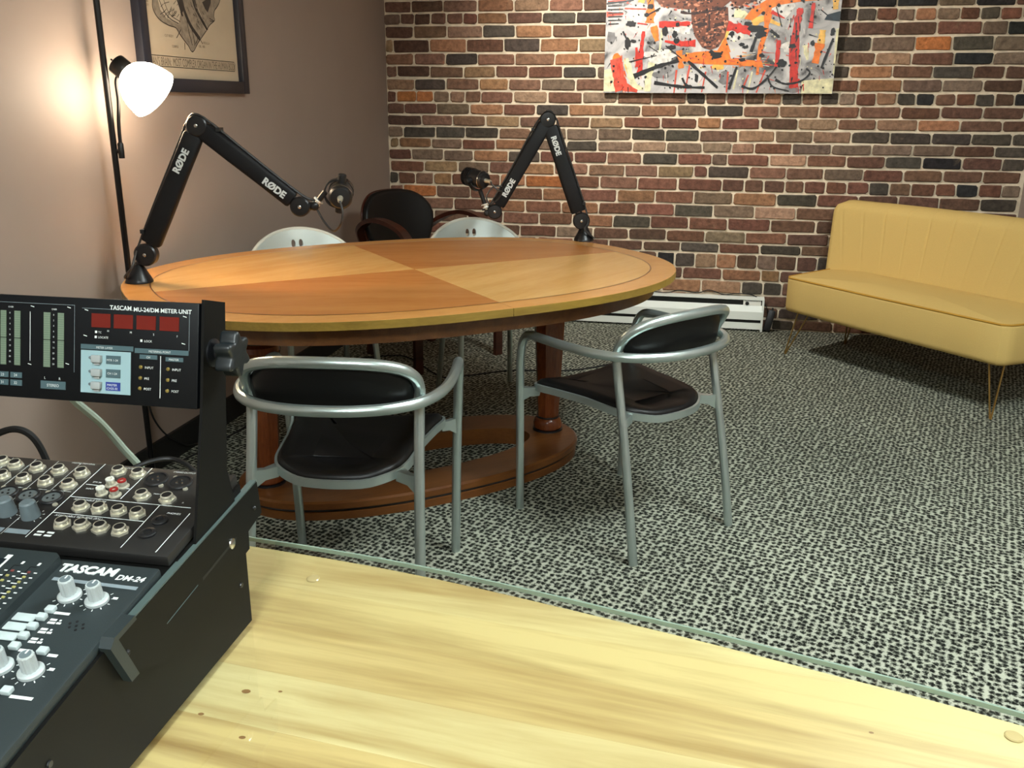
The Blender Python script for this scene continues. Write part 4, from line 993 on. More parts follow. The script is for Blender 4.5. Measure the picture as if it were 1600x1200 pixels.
# ------------------------------------------------------------------ abstract canvas on the brick wall
def canvas():
    W_, H_ = 1.286, 0.96; zb = 1.386
    t = empty('abstract_canvas', (-0.561, YB-0.016, zb), 0, 'splattered abstract canvas in grey, orange, red and black on the brick wall', 'painting')
    base = bpy.data.materials.new('sprayed_grey_ground'); N, L, b_ = nodes_of(base)
    tc = N.new('ShaderNodeTexCoord'); n = N.new('ShaderNodeTexNoise'); n.inputs['Scale'].default_value = 6.5; n.inputs['Detail'].default_value = 7; n.inputs['Distortion'].default_value = 1.1
    L.new(tc.outputs['Object'], n.inputs['Vector'])
    r_ = N.new('ShaderNodeValToRGB'); e = r_.color_ramp.elements
    e[0].position = 0.31; e[0].color = lin((74, 73, 74)); e[1].position = 0.46; e[1].color = lin((172, 170, 169)); k = e.new(0.64); k.color = lin((206, 203, 200))
    L.new(n.outputs['Fac'], r_.inputs['Fac']); L.new(r_.outputs['Color'], b_.inputs['Base Color']); b_.inputs['Roughness'].default_value = 0.55
    MB().box((W_/2, -0.016, H_/2), (W_, 0.032, H_)).build('stretched_canvas', base, t, 0)
    cols = {'k': (22, 20, 22), 'o': (232, 118, 36), 'r': (196, 44, 30), 'c': (216, 210, 170), 'y': (228, 176, 84), 'b': (116, 66, 46), 'd': (58, 34, 30), 's': (206, 78, 58), 'w': (208, 204, 197), 'g': (120, 118, 118), 't': (24, 38, 48), 'e': (196, 130, 100)}
    mm = {k: mat('paint_'+k, c, 0.35, var=0.3 if k not in 'kd' else 0.0, scale=34) for k, c in cols.items()}
    parts = {k: MB() for k in cols}; lay = {'g': 1, 'w': 2, 'c': 3, 'y': 4, 'o': 5, 's': 6, 'r': 7, 'b': 8, 'e': 9, 'd': 10, 't': 11, 'k': 12}
    S = 1.286/1460.0
    # X,Y on the visible lower part (0..1480 across, 0..585 down to the bottom edge)
    def P(X, Y):
        l = 82-32*Y/578; rr = 1565-85*Y/590
        return (X-l)/(rr-l)*W_, (585-Y)*0.000872
    rng = random.Random(21)
    def blob(c, X, Y, rx, ry=None, jag=0.25, n=14):
        ry = ry or rx; x, z = P(X, Y); rx *= S; ry *= S; q = []
        for i in range(n):
            a = 2*math.pi*i/n; j = 1+rng.uniform(-jag, jag); q.append((x+rx*j*math.cos(a), z+ry*j*math.sin(a)))
        fill(c, q)
    def fill(c, q):
        q = [(min(W_-0.001, max(0.001, x)), min(H_-0.001, max(0.001, z))) for x, z in q]
        y = -0.0322-0.0003*lay[c]-rng.uniform(0, 0.0002)
        parts[c].put([(x, y, z) for x, z in q], [tuple(range(len(q)))])
    def poly(c, pts): fill(c, [P(*p) for p in pts])
    def stroke(c, pts, w0, w1=None, jag=0.2):
        w1 = w0 if w1 is None else w1; q = [Vector((*P(*p), 0)) for p in pts]; q = catmull(q, 5) if len(q) > 2 else [q[0].lerp(q[1], i/6) for i in range(7)]
        Lf, Rt = [], []; m_ = len(q)
        for i, p in enumerate(q):
            d = (q[min(i+1, m_-1)]-q[max(i-1, 0)]).normalized(); s = Vector((d.y, -d.x, 0))*(w0+(w1-w0)*i/(m_-1))*S/2*(1+rng.uniform(-jag, jag))
            Lf.append(((p+s).x, (p+s).y)); Rt.append(((p-s).x, (p-s).y))
        for i in range(m_-1): fill(c, [Lf[i], Lf[i+1], Rt[i+1], Rt[i]])
    # whites and sprayed shadows
    for X, Y, rx in ((560, 180, 90), (1180, 60, 120), (300, 90, 110), (900, 220, 90), (1250, 300, 70), (420, 350, 90)): blob('w', X, Y, rx, rx*0.5, 0.35)
    for pts, w0 in (([(250, 480), (400, 420), (540, 380)], 26), ([(380, 520), (560, 545), (700, 550)], 18), ([(930, 540), (1000, 555), (1080, 500), (1150, 420)], 14), ([(1140, 500), (1200, 525), (1290, 510), (1350, 460), (1330, 430)], 14), ([(1090, 470), (1120, 540), (1220, 570)], 12), ([(850, 560), (880, 480), (905, 420)], 16), ([(560, 490), (580, 530), (620, 545)], 16)): stroke('k', pts, w0, w0*0.7, 0.3)
    for X, Y, rx, ry in ((110, 240, 30, 40), (180, 30, 60, 20), (1230, 560, 50, 20), (830, 490, 40, 40), (420, 470, 60, 30)): blob('g', X, Y, rx, ry, 0.3)
    # cream blocks
    poly('c', [(55, 440), (125, 430), (128, 575), (50, 578)]); poly('c', [(1300, 505), (1495, 490), (1478, 588), (1290, 588)]); poly('c', [(1545, 190), (1520, 195), (1488, 465), (1500, 470)])
    stroke('c', [(200, 370), (225, 460), (250, 545)], 34, 50, 0.3); stroke('c', [(230, 540), (310, 560)], 40, 16, 0.3); stroke('c', [(370, 395), (345, 480), (335, 575)], 44, 36, 0.2)
    stroke('c', [(440, 190), (430, 260), (420, 320)], 18, 10); stroke('c', [(900, 90), (960, 110), (960, 130)], 60, 30); stroke('c', [(1330, 290), (1340, 380)], 40, 14, 0.4); stroke('c', [(1000, 450), (965, 585)], 10, 8); stroke('c', [(910, 440), (880, 560)], 10, 12)
    # orange field and bars
    poly('o', [(560, 350), (640, 330), (770, 320), (860, 330), (870, 370), (1060, 385), (1070, 425), (900, 410), (700, 405), (560, 385)]); poly('o', [(960, 130), (1010, 70), (1100, 20), (1300, 0), (1560, -20), (1540, 20), (1330, 30), (1180, 50), (1080, 90), (1010, 140)])
    stroke('o', [(1120, 40), (1090, 200), (1050, 330), (1030, 470)], 44, 16, 0.3); stroke('o', [(365, 0), (370, 60), (360, 150)], 50, 60, 0.3); stroke('o', [(385, 170), (405, 260)], 50, 30); poly('o', [(840, 240), (870, 330), (780, 330)]); stroke('o', [(545, 320), (555, 430)], 36, 30, 0.3); stroke('o', [(760, 390), (700, 360)], 30, 20)
    stroke('y', [(1010, 160), (1080, 130), (1180, 170)], 50, 16, 0.2); stroke('y', [(1440, 200), (1420, 300)], 36, 44, 0.3); stroke('y', [(290, 10), (330, 20)], 24, 18); blob('y', 790, 420, 40, 16); stroke('y', [(860, 190), (820, 290)], 16, 30); stroke('y', [(1525, 20), (1520, 80)], 40, 30)
    stroke('o', [(1420, 280), (1385, 400)], 50, 36, 0.3); blob('o', 140, 380, 32, 50, 0.15)
    # red strokes
    stroke('r', [(1310, 70), (1280, 180), (1260, 330), (1250, 550)], 36, 60, 0.3); stroke('r', [(320, 200), (300, 330), (290, 460)], 18, 44, 0.35); stroke('r', [(270, 300), (280, 420)], 14, 40); stroke('r', [(1390, 40), (1365, 190)], 24, 30, 0.3); stroke('r', [(420, 160), (520, 158), (620, 155)], 40, 22, 0.3); stroke('r', [(850, 170), (940, 190), (1000, 205)], 56, 44, 0.3); stroke('r', [(455, 262), (560, 278), (650, 275)], 14, 40); stroke('r', [(280, 150), (340, 158)], 8, 8); stroke('r', [(1130, 90), (1210, 130)], 26, 8); stroke('r', [(1170, 260), (1150, 420)], 26, 34, 0.35); stroke('r', [(1070, 10), (1065, 0)], 20, 14)
    stroke('s', [(130, 370), (150, 470), (170, 570)], 60, 90, 0.15); stroke('s', [(170, 540), (270, 575)], 60, 16); stroke('s', [(80, 95), (190, 92)], 30, 14); stroke('s', [(90, 20), (210, 10)], 16, 10); stroke('s', [(200, 60), (340, 66)], 10, 8)
    for a, c in (((525, 440), (505, 585)), ((610, 410), (575, 580)), ((710, 450), (680, 580)), ((850, 450), (835, 580)), ((975, 470), (935, 560)), ((1080, 440), (1020, 580))): stroke('s', [a, c], 10, 8)
    # the mottled mask in the middle
    poly('b', [(625, 60), (860, 60), (862, 150), (835, 240), (790, 300), (740, 318), (690, 300), (645, 230), (630, 150)]); poly('b', [(560, -60), (900, -60), (880, 20), (830, 60), (600, 70), (440, 50), (400, 10), (420, -40)]); blob('b', 950, 0, 90, 50, 0.3)
    for k in range(420):
        X = rng.uniform(632, 856); Y = rng.uniform(70, 305)
        if abs(X-742) > 110-max(0, Y-170)*0.55: continue
        blob(rng.choice('eewrddbosc'), X, Y, rng.uniform(4, 13), rng.uniform(3, 9), 0.45, 7)
    for k in range(300): blob(rng.choice('ewedddrbbso'), rng.uniform(430, 1060), rng.uniform(-60, 72), rng.uniform(5, 16), rng.uniform(3, 9), 0.45, 7)
    blob('d', 690, 160, 36, 12); blob('d', 795, 165, 32, 12); stroke('d', [(560, 85), (640, 95), (760, 80), (850, 60)], 14, 10, 0.4); stroke('d', [(742, 100), (738, 200)], 10, 16, 0.4)
    # black splatter
    for X, Y, rx, ry in ((215, 275, 18, 34), (250, 260, 20, 10), (460, 200, 20, 26), (520, 220, 16, 20), (530, 260, 20, 16), (500, 300, 26, 14), (240, 155, 34, 18), (370, 50, 22, 16), (1040, 190, 56, 22), (985, 160, 24, 14), (1060, 225, 36, 22), (880, 220, 18, 14), (780, 350, 36, 18), (750, 330, 18, 12), (940, 285, 18, 12), (960, 300, 20, 10), (940, 378, 22, 12), (1060, 350, 18, 12), (1375, 278, 14, 16), (1250, 295, 22, 14), (1080, 98, 12, 10), (1175, 52, 12, 10), (1325, 22, 12, 10), (650, 490, 12, 26), (540, 160, 14, 12), (350, 270, 10, 8), (1500, 210, 14, 20), (1180, 400, 30, 22), (340, 100, 16, 12)): blob('k', X, Y, rx, ry, 0.25)
    for a, c, w0 in (((185, 200), (215, 260), 12), ((600, 385), (780, 550), 18), ((1500, 250), (1420, 430), 16), ((220, 390), (400, 350), 6), ((350, 290), (410, 330), 5), ((460, 290), (560, 370), 8), ((430, 60), (340, 105), 8), ((1120, 200), (1170, 240), 18), ((995, 330), (1030, 240), 20), ((1160, 60), (1190, 180), 6), ((1430, 80), (1500, 140), 6)): stroke('k', [a, c], w0, w0*0.8, 0.3)
    for k in range(260): blob('k', rng.uniform(100, 1520), rng.uniform(0, 560), rng.choice((3, 4, 5, 6, 8)), None, 0.25, 7)
    for k in range(70): blob('c', rng.uniform(120, 1450), rng.uniform(100, 560), rng.choice((3, 4, 6)), None, 0.4, 7)
    poly('t', [(1470, 110), (1550, 90), (1545, 150), (1450, 140)]); stroke('t', [(80, 30), (260, 10)], 10, 6)
    for k in range(7): stroke('k', [(90, 22+k*22), (rng.uniform(150, 190), 20+k*22)], 8, 5)
    for k in range(6): stroke('w', [(84, 30+k*24), (rng.uniform(160, 230), 28+k*24)], 9, 5)
    # dry-brushed tails, flecks and hair-thin drips that break up the flat shapes
    for k in range(150):
        X, Y = rng.uniform(90, 1500), rng.uniform(-10, 570); a = rng.choice((0.3, 1.5, 1.6, 2.2, 1.4)); l_ = rng.uniform(15, 60)
        stroke(rng.choice('wwgksorc'), [(X, Y), (X+l_*math.cos(a), Y+l_*math.sin(a))], rng.uniform(2, 7), 1.5, 0.4)
    for k in range(60):
        X, Y = rng.uniform(560, 1080), rng.uniform(325, 420); stroke(rng.choice('yosw'), [(X, Y), (X+rng.uniform(20, 70), Y+rng.uniform(-6, 10))], rng.uniform(3, 8), 2, 0.4)
    for k in range(40):
        X, Y = rng.uniform(120, 200), rng.uniform(340, 560); stroke(rng.choice('osyrw'), [(X, Y), (X+rng.uniform(-4, 18), Y+rng.uniform(30, 90))], rng.uniform(4, 10), 3, 0.4)
    for k in range(40):
        X, Y = rng.uniform(1240, 1310), rng.uniform(70, 540); stroke(rng.choice('rrdsk'), [(X, Y), (X+rng.uniform(-16, 4), Y+rng.uniform(20, 70))], rng.uniform(4, 12), 3, 0.4)
    # the part above the frame of the photograph
    for k in range(60): blob(rng.choice('owkrcgy'), rng.uniform(100, 1500), rng.uniform(-480, -60), rng.uniform(12, 60), rng.uniform(8, 40), 0.4)
    for k in range(24):
        X, Y = rng.uniform(120, 1450), rng.uniform(-480, -80); stroke(rng.choice('orkc'), [(X, Y), (X+rng.uniform(-120, 120), Y+rng.uniform(-100, 100))], rng.uniform(8, 40), 10, 0.3)
    nm = {'k': 'black_splatter', 'o': 'orange_paint', 'r': 'red_paint', 'c': 'cream_paint', 'y': 'ochre_paint', 'b': 'brown_paint', 'd': 'dark_paint', 's': 'coral_paint', 'w': 'white_paint', 'g': 'grey_paint', 't': 'teal_paint', 'e': 'flesh_paint'}
    for k, m_ in parts.items():
        if m_.v:
            o = m_.build(nm[k], mm[k], t, 0); o['kind'] = 'stuff'
canvas()

# ------------------------------------------------------------------ mixing console on the desk
M_KNOBGREY = mat('pale_grey_knob', (166, 174, 174), 0.45)
M_KNOBBLUE = mat('slate_knob', (92, 104, 108), 0.45)
M_WBTN = mat('white_button', (172, 184, 184), 0.4)
M_HOLE = mat('dark_hole', (6, 6, 7), 0.6)
M_GREYPRINT = mat('grey_print', (118, 130, 136), 0.55)
CON = (-0.472, 0.844, 0.7405)
PHI = math.atan(0.1615)
PANEL = Matrix(((1, 0, 0, 0), (0, math.cos(PHI), -math.sin(PHI), 0), (0, math.sin(PHI), math.cos(PHI), 0.187), (0, 0, 0, 1)))
def mmv(x, y, z=0.0): return Vector((x/1000, y/1000, z/1000))
def console():
    t = empty('mixing_console', CON, R(1.2), 'black digital mixing console with rows of jacks and knobs on the desk', 'mixing console')
    WID, DEP = 0.60, 0.50
    def tp(y): return 0.187+0.1615*y            # height of the sloping top at local y (negative towards the front)
    # body shell
    m = MB(); prof = [(0.0, 0.004), (0.0, tp(0)-0.012), (-DEP+0.012, tp(-DEP)-0.012), (-DEP, tp(-DEP)-0.03), (-DEP+0.02, 0.004)]
    n = len(prof); vs = [(-WID, y, z) for y, z in prof]+[(0, y, z) for y, z in prof]
    m.put(vs, [tuple(range(n)), tuple(range(2*n-1, n-1, -1))]+[(i, (i+1) % n, n+(i+1) % n, n+i) for i in range(n)])
    body = m.build('body', M_CONS_SIDE, t, 0)
    for x in (-0.05, -WID+0.05):
        for y in (-0.04, -DEP+0.06): MB().lathe([(0.012, 0.0), (0.012, 0.006)], 14, Matrix.Translation((x, y, 0.0))).build('rubber_foot', M_BLACK_RUB, body)
    for y, z in ((-0.004, 0.10), (-0.012, 0.06), (-0.335, 0.085)):
        MB().lathe([(0.0032, 0), (0.0028, 0.0014)], 10, Matrix.Translation((0.0002, y-0.006, z)) @ Matrix.Rotation(R(90), 4, 'Y')).build('case_screw', M_JOINT, body)
    def pm(): m_ = MB(); m_.M = PANEL.copy(); return m_
    # jack panel (rear) and control surface (front)
    jp = pm().box(mmv(-WID*500, -76, -5), (WID-0.004, 0.150, 0.012), bev=0.002).build('jack_panel', M_CONS_DK, t)
    cp = pm().box(mmv(-WID*500, -330, -9), (WID-0.006, 0.335, 0.012), bev=0.003).build('control_panel', M_CONS, t)
    sb = pm().prism([(-0.5, -0.1665), (-0.107, -0.1665), (-0.101, -0.171), (-0.100, -0.36), (-0.5, -0.36)], -0.004, 0.006).build('display_block', M_CONS, t, 0)
    # quarter-inch jacks: hexagonal nickel nut, collar and dark bore
    JACKS = [(-278.7, -17), (-259.0, -21.5), (-230.3, -23.4), (-202.2, -24.8), (-173.2, -26.5), (-287, -42), (-257.7, -44.5), (-230.5, -46.9), (-202.2, -48.8), (-173.3, -50.5), (-134.0, -17.5), (-109.5, -19.1), (-81.7, -58.5), (-51.7, -60.4), (-134.6, -87.4), (-112.9, -87.8), (-90.4, -89.0), (-68.5, -90.4), (-135.1, -117.8), (-113.5, -118.0), (-91.7, -119.0), (-69.6, -120.2)]
    JACKS += [(-259.0-28.6*k, -21.5) for k in range(2, 8)]+[(-257.7-28.6*k, -44.5) for k in range(2, 8)]
    def hexm(r_, z0, z1): return [(r_*math.cos(math.pi/3*i+0.3), r_*math.sin(math.pi/3*i+0.3)) for i in range(6)]
    jm = MB(); jm.prism(hexm(0.0092, 0, 0), 0.0, 0.0026); jm.lathe([(0.0064, 0.0026), (0.0066, 0.0065), (0.0060, 0.0076), (0.0051, 0.0076), (0.0051, 0.001)], 16)
    jmesh = jm.mesh('jack'); jmesh.materials.append(M_NICKEL); jmesh.shade_smooth(); jmesh.set_sharp_from_angle(angle=R(30))
    hm = MB().lathe([(0.0041, 0.0), (0.0041, 0.0052)], 14).mesh('jack_bore'); hm.materials.append(M_HOLE)
    def place(me, nm, x, y, z, par, rot=0.0):
        o = bpy.data.objects.new(nm, me); col.objects.link(o); o.parent = par
        o.matrix_local = PANEL @ Matrix.Translation(mmv(x, y, z)) @ Matrix.Rotation(rot, 4, 'Z'); return o
    rng = random.Random(4)
    def local_child(me, nm, par):
        o = bpy.data.objects.new(nm, me); col.objects.link(o); o.parent = par; return o
    for x, y in JACKS:
        j = place(jmesh, 'jack', x, y, 1.0, jp, rng.uniform(0, 1))
    bores = pm()
    for x, y in JACKS: bores.lathe([(0.0051, 0.0012), (0.0051, 0.0084)], 14, Matrix.Translation(mmv(x, y, 0)))
    o = bores.build('jack_bores', M_HOLE, jp, 0); o['kind'] = 'stuff'
    # XLR sockets
    mat_sock = mat('socket_grey', (74, 80, 80), 0.5)
    def xlr(nm, x, y, r_, face, pins):
        b_ = pm(); b_.M = b_.M @ Matrix.Translation(mmv(x, y, 1.0))
        s = b_.lathe([(r_, 0), (r_+0.0008, 0.0015), (r_, 0.003), (r_-0.0018, 0.003), (r_-0.0022, 0.0012)], 28).build(nm, M_BLACK, jp, 35)
        f = pm(); f.M = f.M @ Matrix.Translation(mmv(x, y, 1.0)); f.lathe([(r_-0.0025, 0.0), (r_-0.0025, 0.0018)], 24).build('socket_face', face, jp)
        p = pm(); p.M = p.M @ Matrix.Translation(mmv(x, y, 1.0))
        for a in (90, 210, 330): p.lathe([(0.0012, 0.001), (0.0012, 0.0026)], 8, Matrix.Translation((0.0038*math.cos(R(a)), 0.0038*math.sin(R(a)), 0)))
        o = p.build('contacts', pins, jp); o['kind'] = 'stuff'
        for dx, dy in ((-0.012, 0.010), (0.012, -0.010)):
            q = pm(); q.M = q.M @ Matrix.Translation(mmv(x, y, 1.0)+Vector((dx*0.92, dy, 0))); q.lathe([(0.0028, 0), (0.0026, 0.0014)], 10).build('panel_screw', M_NICKEL, jp)
    for x, y in ((-231.9, -73.0), (-204.8, -74.7), (-176.9, -75.3), (-260.5, -72), (-289, -71)): xlr('microphone_socket', x, y, 0.0118, mat_sock, M_HOLE)
    for x, y in ((-84.1, -25.6), (-54.5, -27.9)): xlr('output_socket', x, y, 0.0128, M_HOLE, M_CHROME)
    wr = mat('white_rca', (196, 196, 186), 0.4); rr = mat('red_rca', (132, 26, 24), 0.4)
    for i, (x, y) in enumerate(((-128.4, -41.5), (-113.6, -42.6), (-128.8, -59.0), (-112.4, -59.8))):
        b_ = pm(); b_.M = b_.M @ Matrix.Translation(mmv(x, y, 1.0)); b_.lathe([(0.0066, 0), (0.0066, 0.001), (0.0046, 0.002), (0.0046, 0.0075), (0.002, 0.0075)], 18)
        k = b_.build('phono_socket', M_NICKEL, jp, 35)
        c = pm(); c.M = b_.M.copy(); c.lathe([(0.0047, 0.0072), (0.0045, 0.0086), (0.0026, 0.0088), (0.0022, 0.0074)], 18).build('colour_ring', rr if i % 2 else wr, k)
    for x, y in ((-39.8, -96.8), (-40.4, -119.0)):
        b_ = pm(); b_.M = b_.M @ Matrix.Translation(mmv(x, y, 1.0)); k = b_.lathe([(0.0085, 0), (0.0085, 0.002), (0.007, 0.003), (0.0045, 0.003), (0.004, 0.0005)], 20).build('headphone_socket', M_BLACK, jp, 35)
        c = pm(); c.M = b_.M.copy(); c.lathe([(0.0042, 0.0006), (0.0042, 0.0012)], 14).build('socket_bore', M_HOLE, k)
    for x, y in ((-205.8, -106.5), (-177.8, -108.0), (-234, -105), (-262.5, -104)):
        b_ = pm(); b_.M = b_.M @ Matrix.Translation(mmv(x, y, 1.0)); b_.lathe([(0.0095, 0), (0.0092, 0.004), (0.0082, 0.013), (0.0078, 0.0165), (0.0060, 0.018)], 22).build('trim_knob', M_KNOBBLUE, jp, 30)
    # printed rules, bands and captions on the jack panel
    pr_ = pm()
    def rule(m_, a, c, wd=0.9, z=1.25):
        a, c = mmv(*a), mmv(*c); d = (c-a).normalized(); s = Vector((d.y, -d.x, 0))*wd/2000; zz = Vector((0, 0, z/1000))
        m_.put([a+s+zz, a-s+zz, c-s+zz, c+s+zz], [(0, 1, 2, 3)])
    def rect(m_, x0, y0, x1, y1, z=1.25): m_.put([mmv(x0, y0, z), mmv(x1, y0, z), mmv(x1, y1, z), mmv(x0, y1, z)], [(0, 1, 2, 3)])
    def cap(m_, s, x, y, size, z=1.3, **k): add_text(m_, Matrix.Translation(mmv(x, y, z)), s, size/1000, **k)
    for a, c in (((-160, -2), (-159.5, -142)), ((-55, -71), (-55, -144)), ((-16, -80), (-17, -146)), ((-102, -3), (-103, -65)), ((-159, -68.5), (-20, -70.5)), ((-159, -98.5), (-56, -100)), ((-157, -44), (-104, -46))): rule(pr_, a, c)
    for k in range(1, 8): rule(pr_, (-160-28.6*k, -4), (-159.5-28.6*k, -141), 0.5)
    for k in range(0, 8): rule(pr_, (-186-28.6*k, -60), (-164-28.6*k, -60.5), 0.5); cap(pr_, 'MIC IN (BAL)', -186-28.6*k, -63.5, 2.6); cap(pr_, 'INSERT', -182-28.6*k, -15.5, 2.2)
    cap(pr_, 'ASSIGNABLE SENDS', -152, -74, 4.2); cap(pr_, 'ASSIGNABLE RETURNS (BAL)', -154, -104, 4.2)
    cap(pr_, 'PHONES', -40, -84, 4.0); cap(pr_, 'MONITOR OUTPUT', -146, -8, 3.2); cap(pr_, 'STEREO OUTPUT', -74, -8, 3.4); cap(pr_, '2TR IN', -152, -40, 3.4); cap(pr_, 'INPUT', -152, -53, 3.4); cap(pr_, 'MONO', -73, -52, 3.0); cap(pr_, 'L', -92, -62, 3.6); cap(pr_, 'R', -34, -64, 3.6)
    cap(pr_, 'DIGITAL TRIM LEVEL', -200, -6, 3.2)
    for k in range(4): rect(pr_, -154+(k % 2)*11, -133-(k//2)*5, -146+(k % 2)*11, -130.2-(k//2)*5)
    for x, y in ((-205.8, -106.5), (-177.8, -108.0), (-234, -105)):
        for a in range(9):
            an = R(-40+a*32); c, s = math.cos(an), math.sin(an); rule(pr_, (x+11.0*c, y+11.0*s), (x+13.2*c, y+13.2*s), 0.7)
    pr_.build('panel_print', M_PRINT, jp, 0)
    bd = pm()
    for k in range(8): rect(bd, -187-28.6*k, -138, -162-28.6*k, -130.5)
    o = bd.build('channel_strip_labels', M_GREYPRINT, jp, 0); o['kind'] = 'stuff'
    # control surface: lettering, two knobs, white buttons
    z = -2.6
    lt = pm(); add_text(lt, Matrix.Translation(mmv(-99, -181.5, z)), 'TASCAM', 0.0148, bold=0.0005, shear=0.12, sx=1.02, extrude=0.0006)
    add_text(lt, Matrix.Translation(mmv(-37, -185.5, z)), 'DM-24', 0.0098, bold=0.0003, shear=0.12, sx=1.02)
    lt.build('lettering', M_PRINT, cp, 0)
    st = pm(); st.put([mmv(-95.5, -190.6, z), mmv(-95.5, -195, z), mmv(-8.5, -197, z), mmv(-8.5, -192.4, z)], [(0, 1, 2, 3)]); st.build('grey_band', M_GREYPRINT, cp, 0)
    def knob(x, y):
        b_ = pm(); b_.M = b_.M @ Matrix.Translation(mmv(x, y, -3))
        k = b_.lathe([(0.0105, 0.0), (0.0105, 0.0025), (0.0092, 0.0036), (0.0066, 0.0036)], 26).build('knob_skirt', M_KNOBGREY, cp, 35)
        g = pm(); g.M = b_.M.copy(); pts = []
        for i in range(24): a = 2*math.pi*i/24; rr_ = 0.0066 if i % 2 else 0.0060; pts.append((rr_*math.cos(a), rr_*math.sin(a)))
        g.prism(pts, 0.003, 0.0185); g.lathe([(0.0062, 0.0185), (0.0056, 0.0196), (0.0048, 0.0196)], 24); g.build('knob_grip', M_KNOBGREY, k, 0)
        c = pm(); c.M = b_.M.copy(); c.lathe([(0.0048, 0.0192), (0.0047, 0.0199)], 20).build('knob_cap', M_KNOBBLUE, k)
        l = pm(); l.M = b_.M.copy(); l.box((0, 0.0025, 0.02), (0.0012, 0.0045, 0.0006)); l.build('knob_pointer', M_PRINT, k, 0)
        return k
    kr = pm()
    for x, y in ((-64, -213.3), (-35.3, -215.7), (-37.2, -305.2), (-66, -304)):
        knob(x, y)
        for a in range(7):
            an = R(-140+a*32); c, s = math.cos(an), math.sin(an); rule(kr, (x+12.0*c, y+12.0*s), (x+14.6*c, y+14.6*s), 0.9, z)
        rect(kr, x+12, y+4, x+17, y+7, z)
    for (x, y, w_) in ((-56.4, -236.1, 15), (-58.5, -283.3, 12), (-31.9, -285.1, 9), (-27.3, -331.3, 20)): rect(kr, x-w_/2, y-1.6, x+w_/2, y+1.6, z)
    for x, y in ((-56.9, -246.9), (-57.6, -259.0), (-58.2, -271.2)):
        rect(kr, x-5, y+0.8, x+1.5, y+3.4, z); rect(kr, x-5, y-3, x+2.2, y-0.4, z); rect(kr, x+3.2, y-2.6, x+7.6, y-0.2, z); rect(kr, x+4.0, y+1, x+6.0, y+3, z)
    kr.build('surface_print', M_PRINT, cp, 0)
    def button(x, y, w_, d_, h_, m_, nm='button'):
        b_ = pm(); b_.box(mmv(x, y, -3+h_/2), (w_/1000, d_/1000, h_/1000), bev=0.0009); return b_.build(nm, m_, cp)
    for (x, y) in ((-68.3, -234.3), (-69.4, -281.2), (-41.8, -282.9), (-41.9, -327.8)): button(x, y, 8.5, 7.0, 4.5, M_WBTN)
    for k, (x, y) in enumerate(((-84.7, -246.0), (-85.0, -258.0), (-85.0, -270.0))):
        button(x-1, y, 21, 9.5, 1.6, M_WBTN, 'button_legend'); button(x+15, y+1.2, 8.5, 6.5, 5.0, M_WBTN)
    ho = pm()
    for i, (dx, dy) in enumerate(((0, 0), (5, 2.5), (-5, -2.5), (2.5, -5), (-2.5, 5), (7.5, -2), (-7.5, 2))): ho.lathe([(0.0013, -0.00295), (0.0013, -0.00265)], 10, Matrix.Translation(mmv(-34.3+dx, -248.5+dy, 0)))
    o = ho.build('talkback_holes', M_HOLE, cp, 0); o['kind'] = 'stuff'
    # level display on the raised block
    led = mat('amber_led', (158, 154, 92), 0.4); redl = mat('red_led_off', (120, 60, 56), 0.4)
    lm = pm(); lr = pm(); lp = pm(); lk = pm()
    for x in (-131.1, -113.9):
        for k in range(12):
            y = -198.0-7.1*k
            (lr if k == 0 else lm).box(mmv(x, y, 6.4), (0.0026, 0.0022, 0.0012)); rect(lp, x+5, y-0.7, x+8.2, y+0.7, 6.2)
            if x < -120: rect(lp, x+7.5+3, y-0.7-2, x+7.5+9, y+0.5-2, 6.2); rect(lp, x-8.5, y-0.7, x-5.3, y+0.7, 6.2)
        rule(lk, (x-4, -190), (x-4, -290), 1.0, 6.15); rule(lk, (x-4, -190), (x+2, -190), 1.0, 6.15); rect(lp, x+0.5, -187.5, x+3.2, -183.5, 6.2)
    for m_, nm, mt in ((lm, 'level_leds', led), (lr, 'overload_leds', redl), (lp, 'display_print', M_PRINT), (lk, 'display_rules', M_METERBLK)):
        o = m_.build(nm, mt, sb, 0); o['kind'] = 'stuff'
    fr = pm(); fr.put([mmv(-146, -176, 6.2), mmv(-150, -176, 6.2), mmv(-152, -176, 6.2), mmv(-152, -182, 6.2), mmv(-148.5, -182, 6.2), mmv(-148.5, -270, 6.2), mmv(-146, -270, 6.2)], [(0, 1, 2, 3, 4, 5, 6)]); fr.build('screen_bezel', M_PRINT, sb, 0)
    sc = pm(); rect(sc, -280, -270, -150, -182, 6.15); sc.build('display_screen', mat('dark_screen', (30, 36, 40), 0.15), sb, 0)
console()

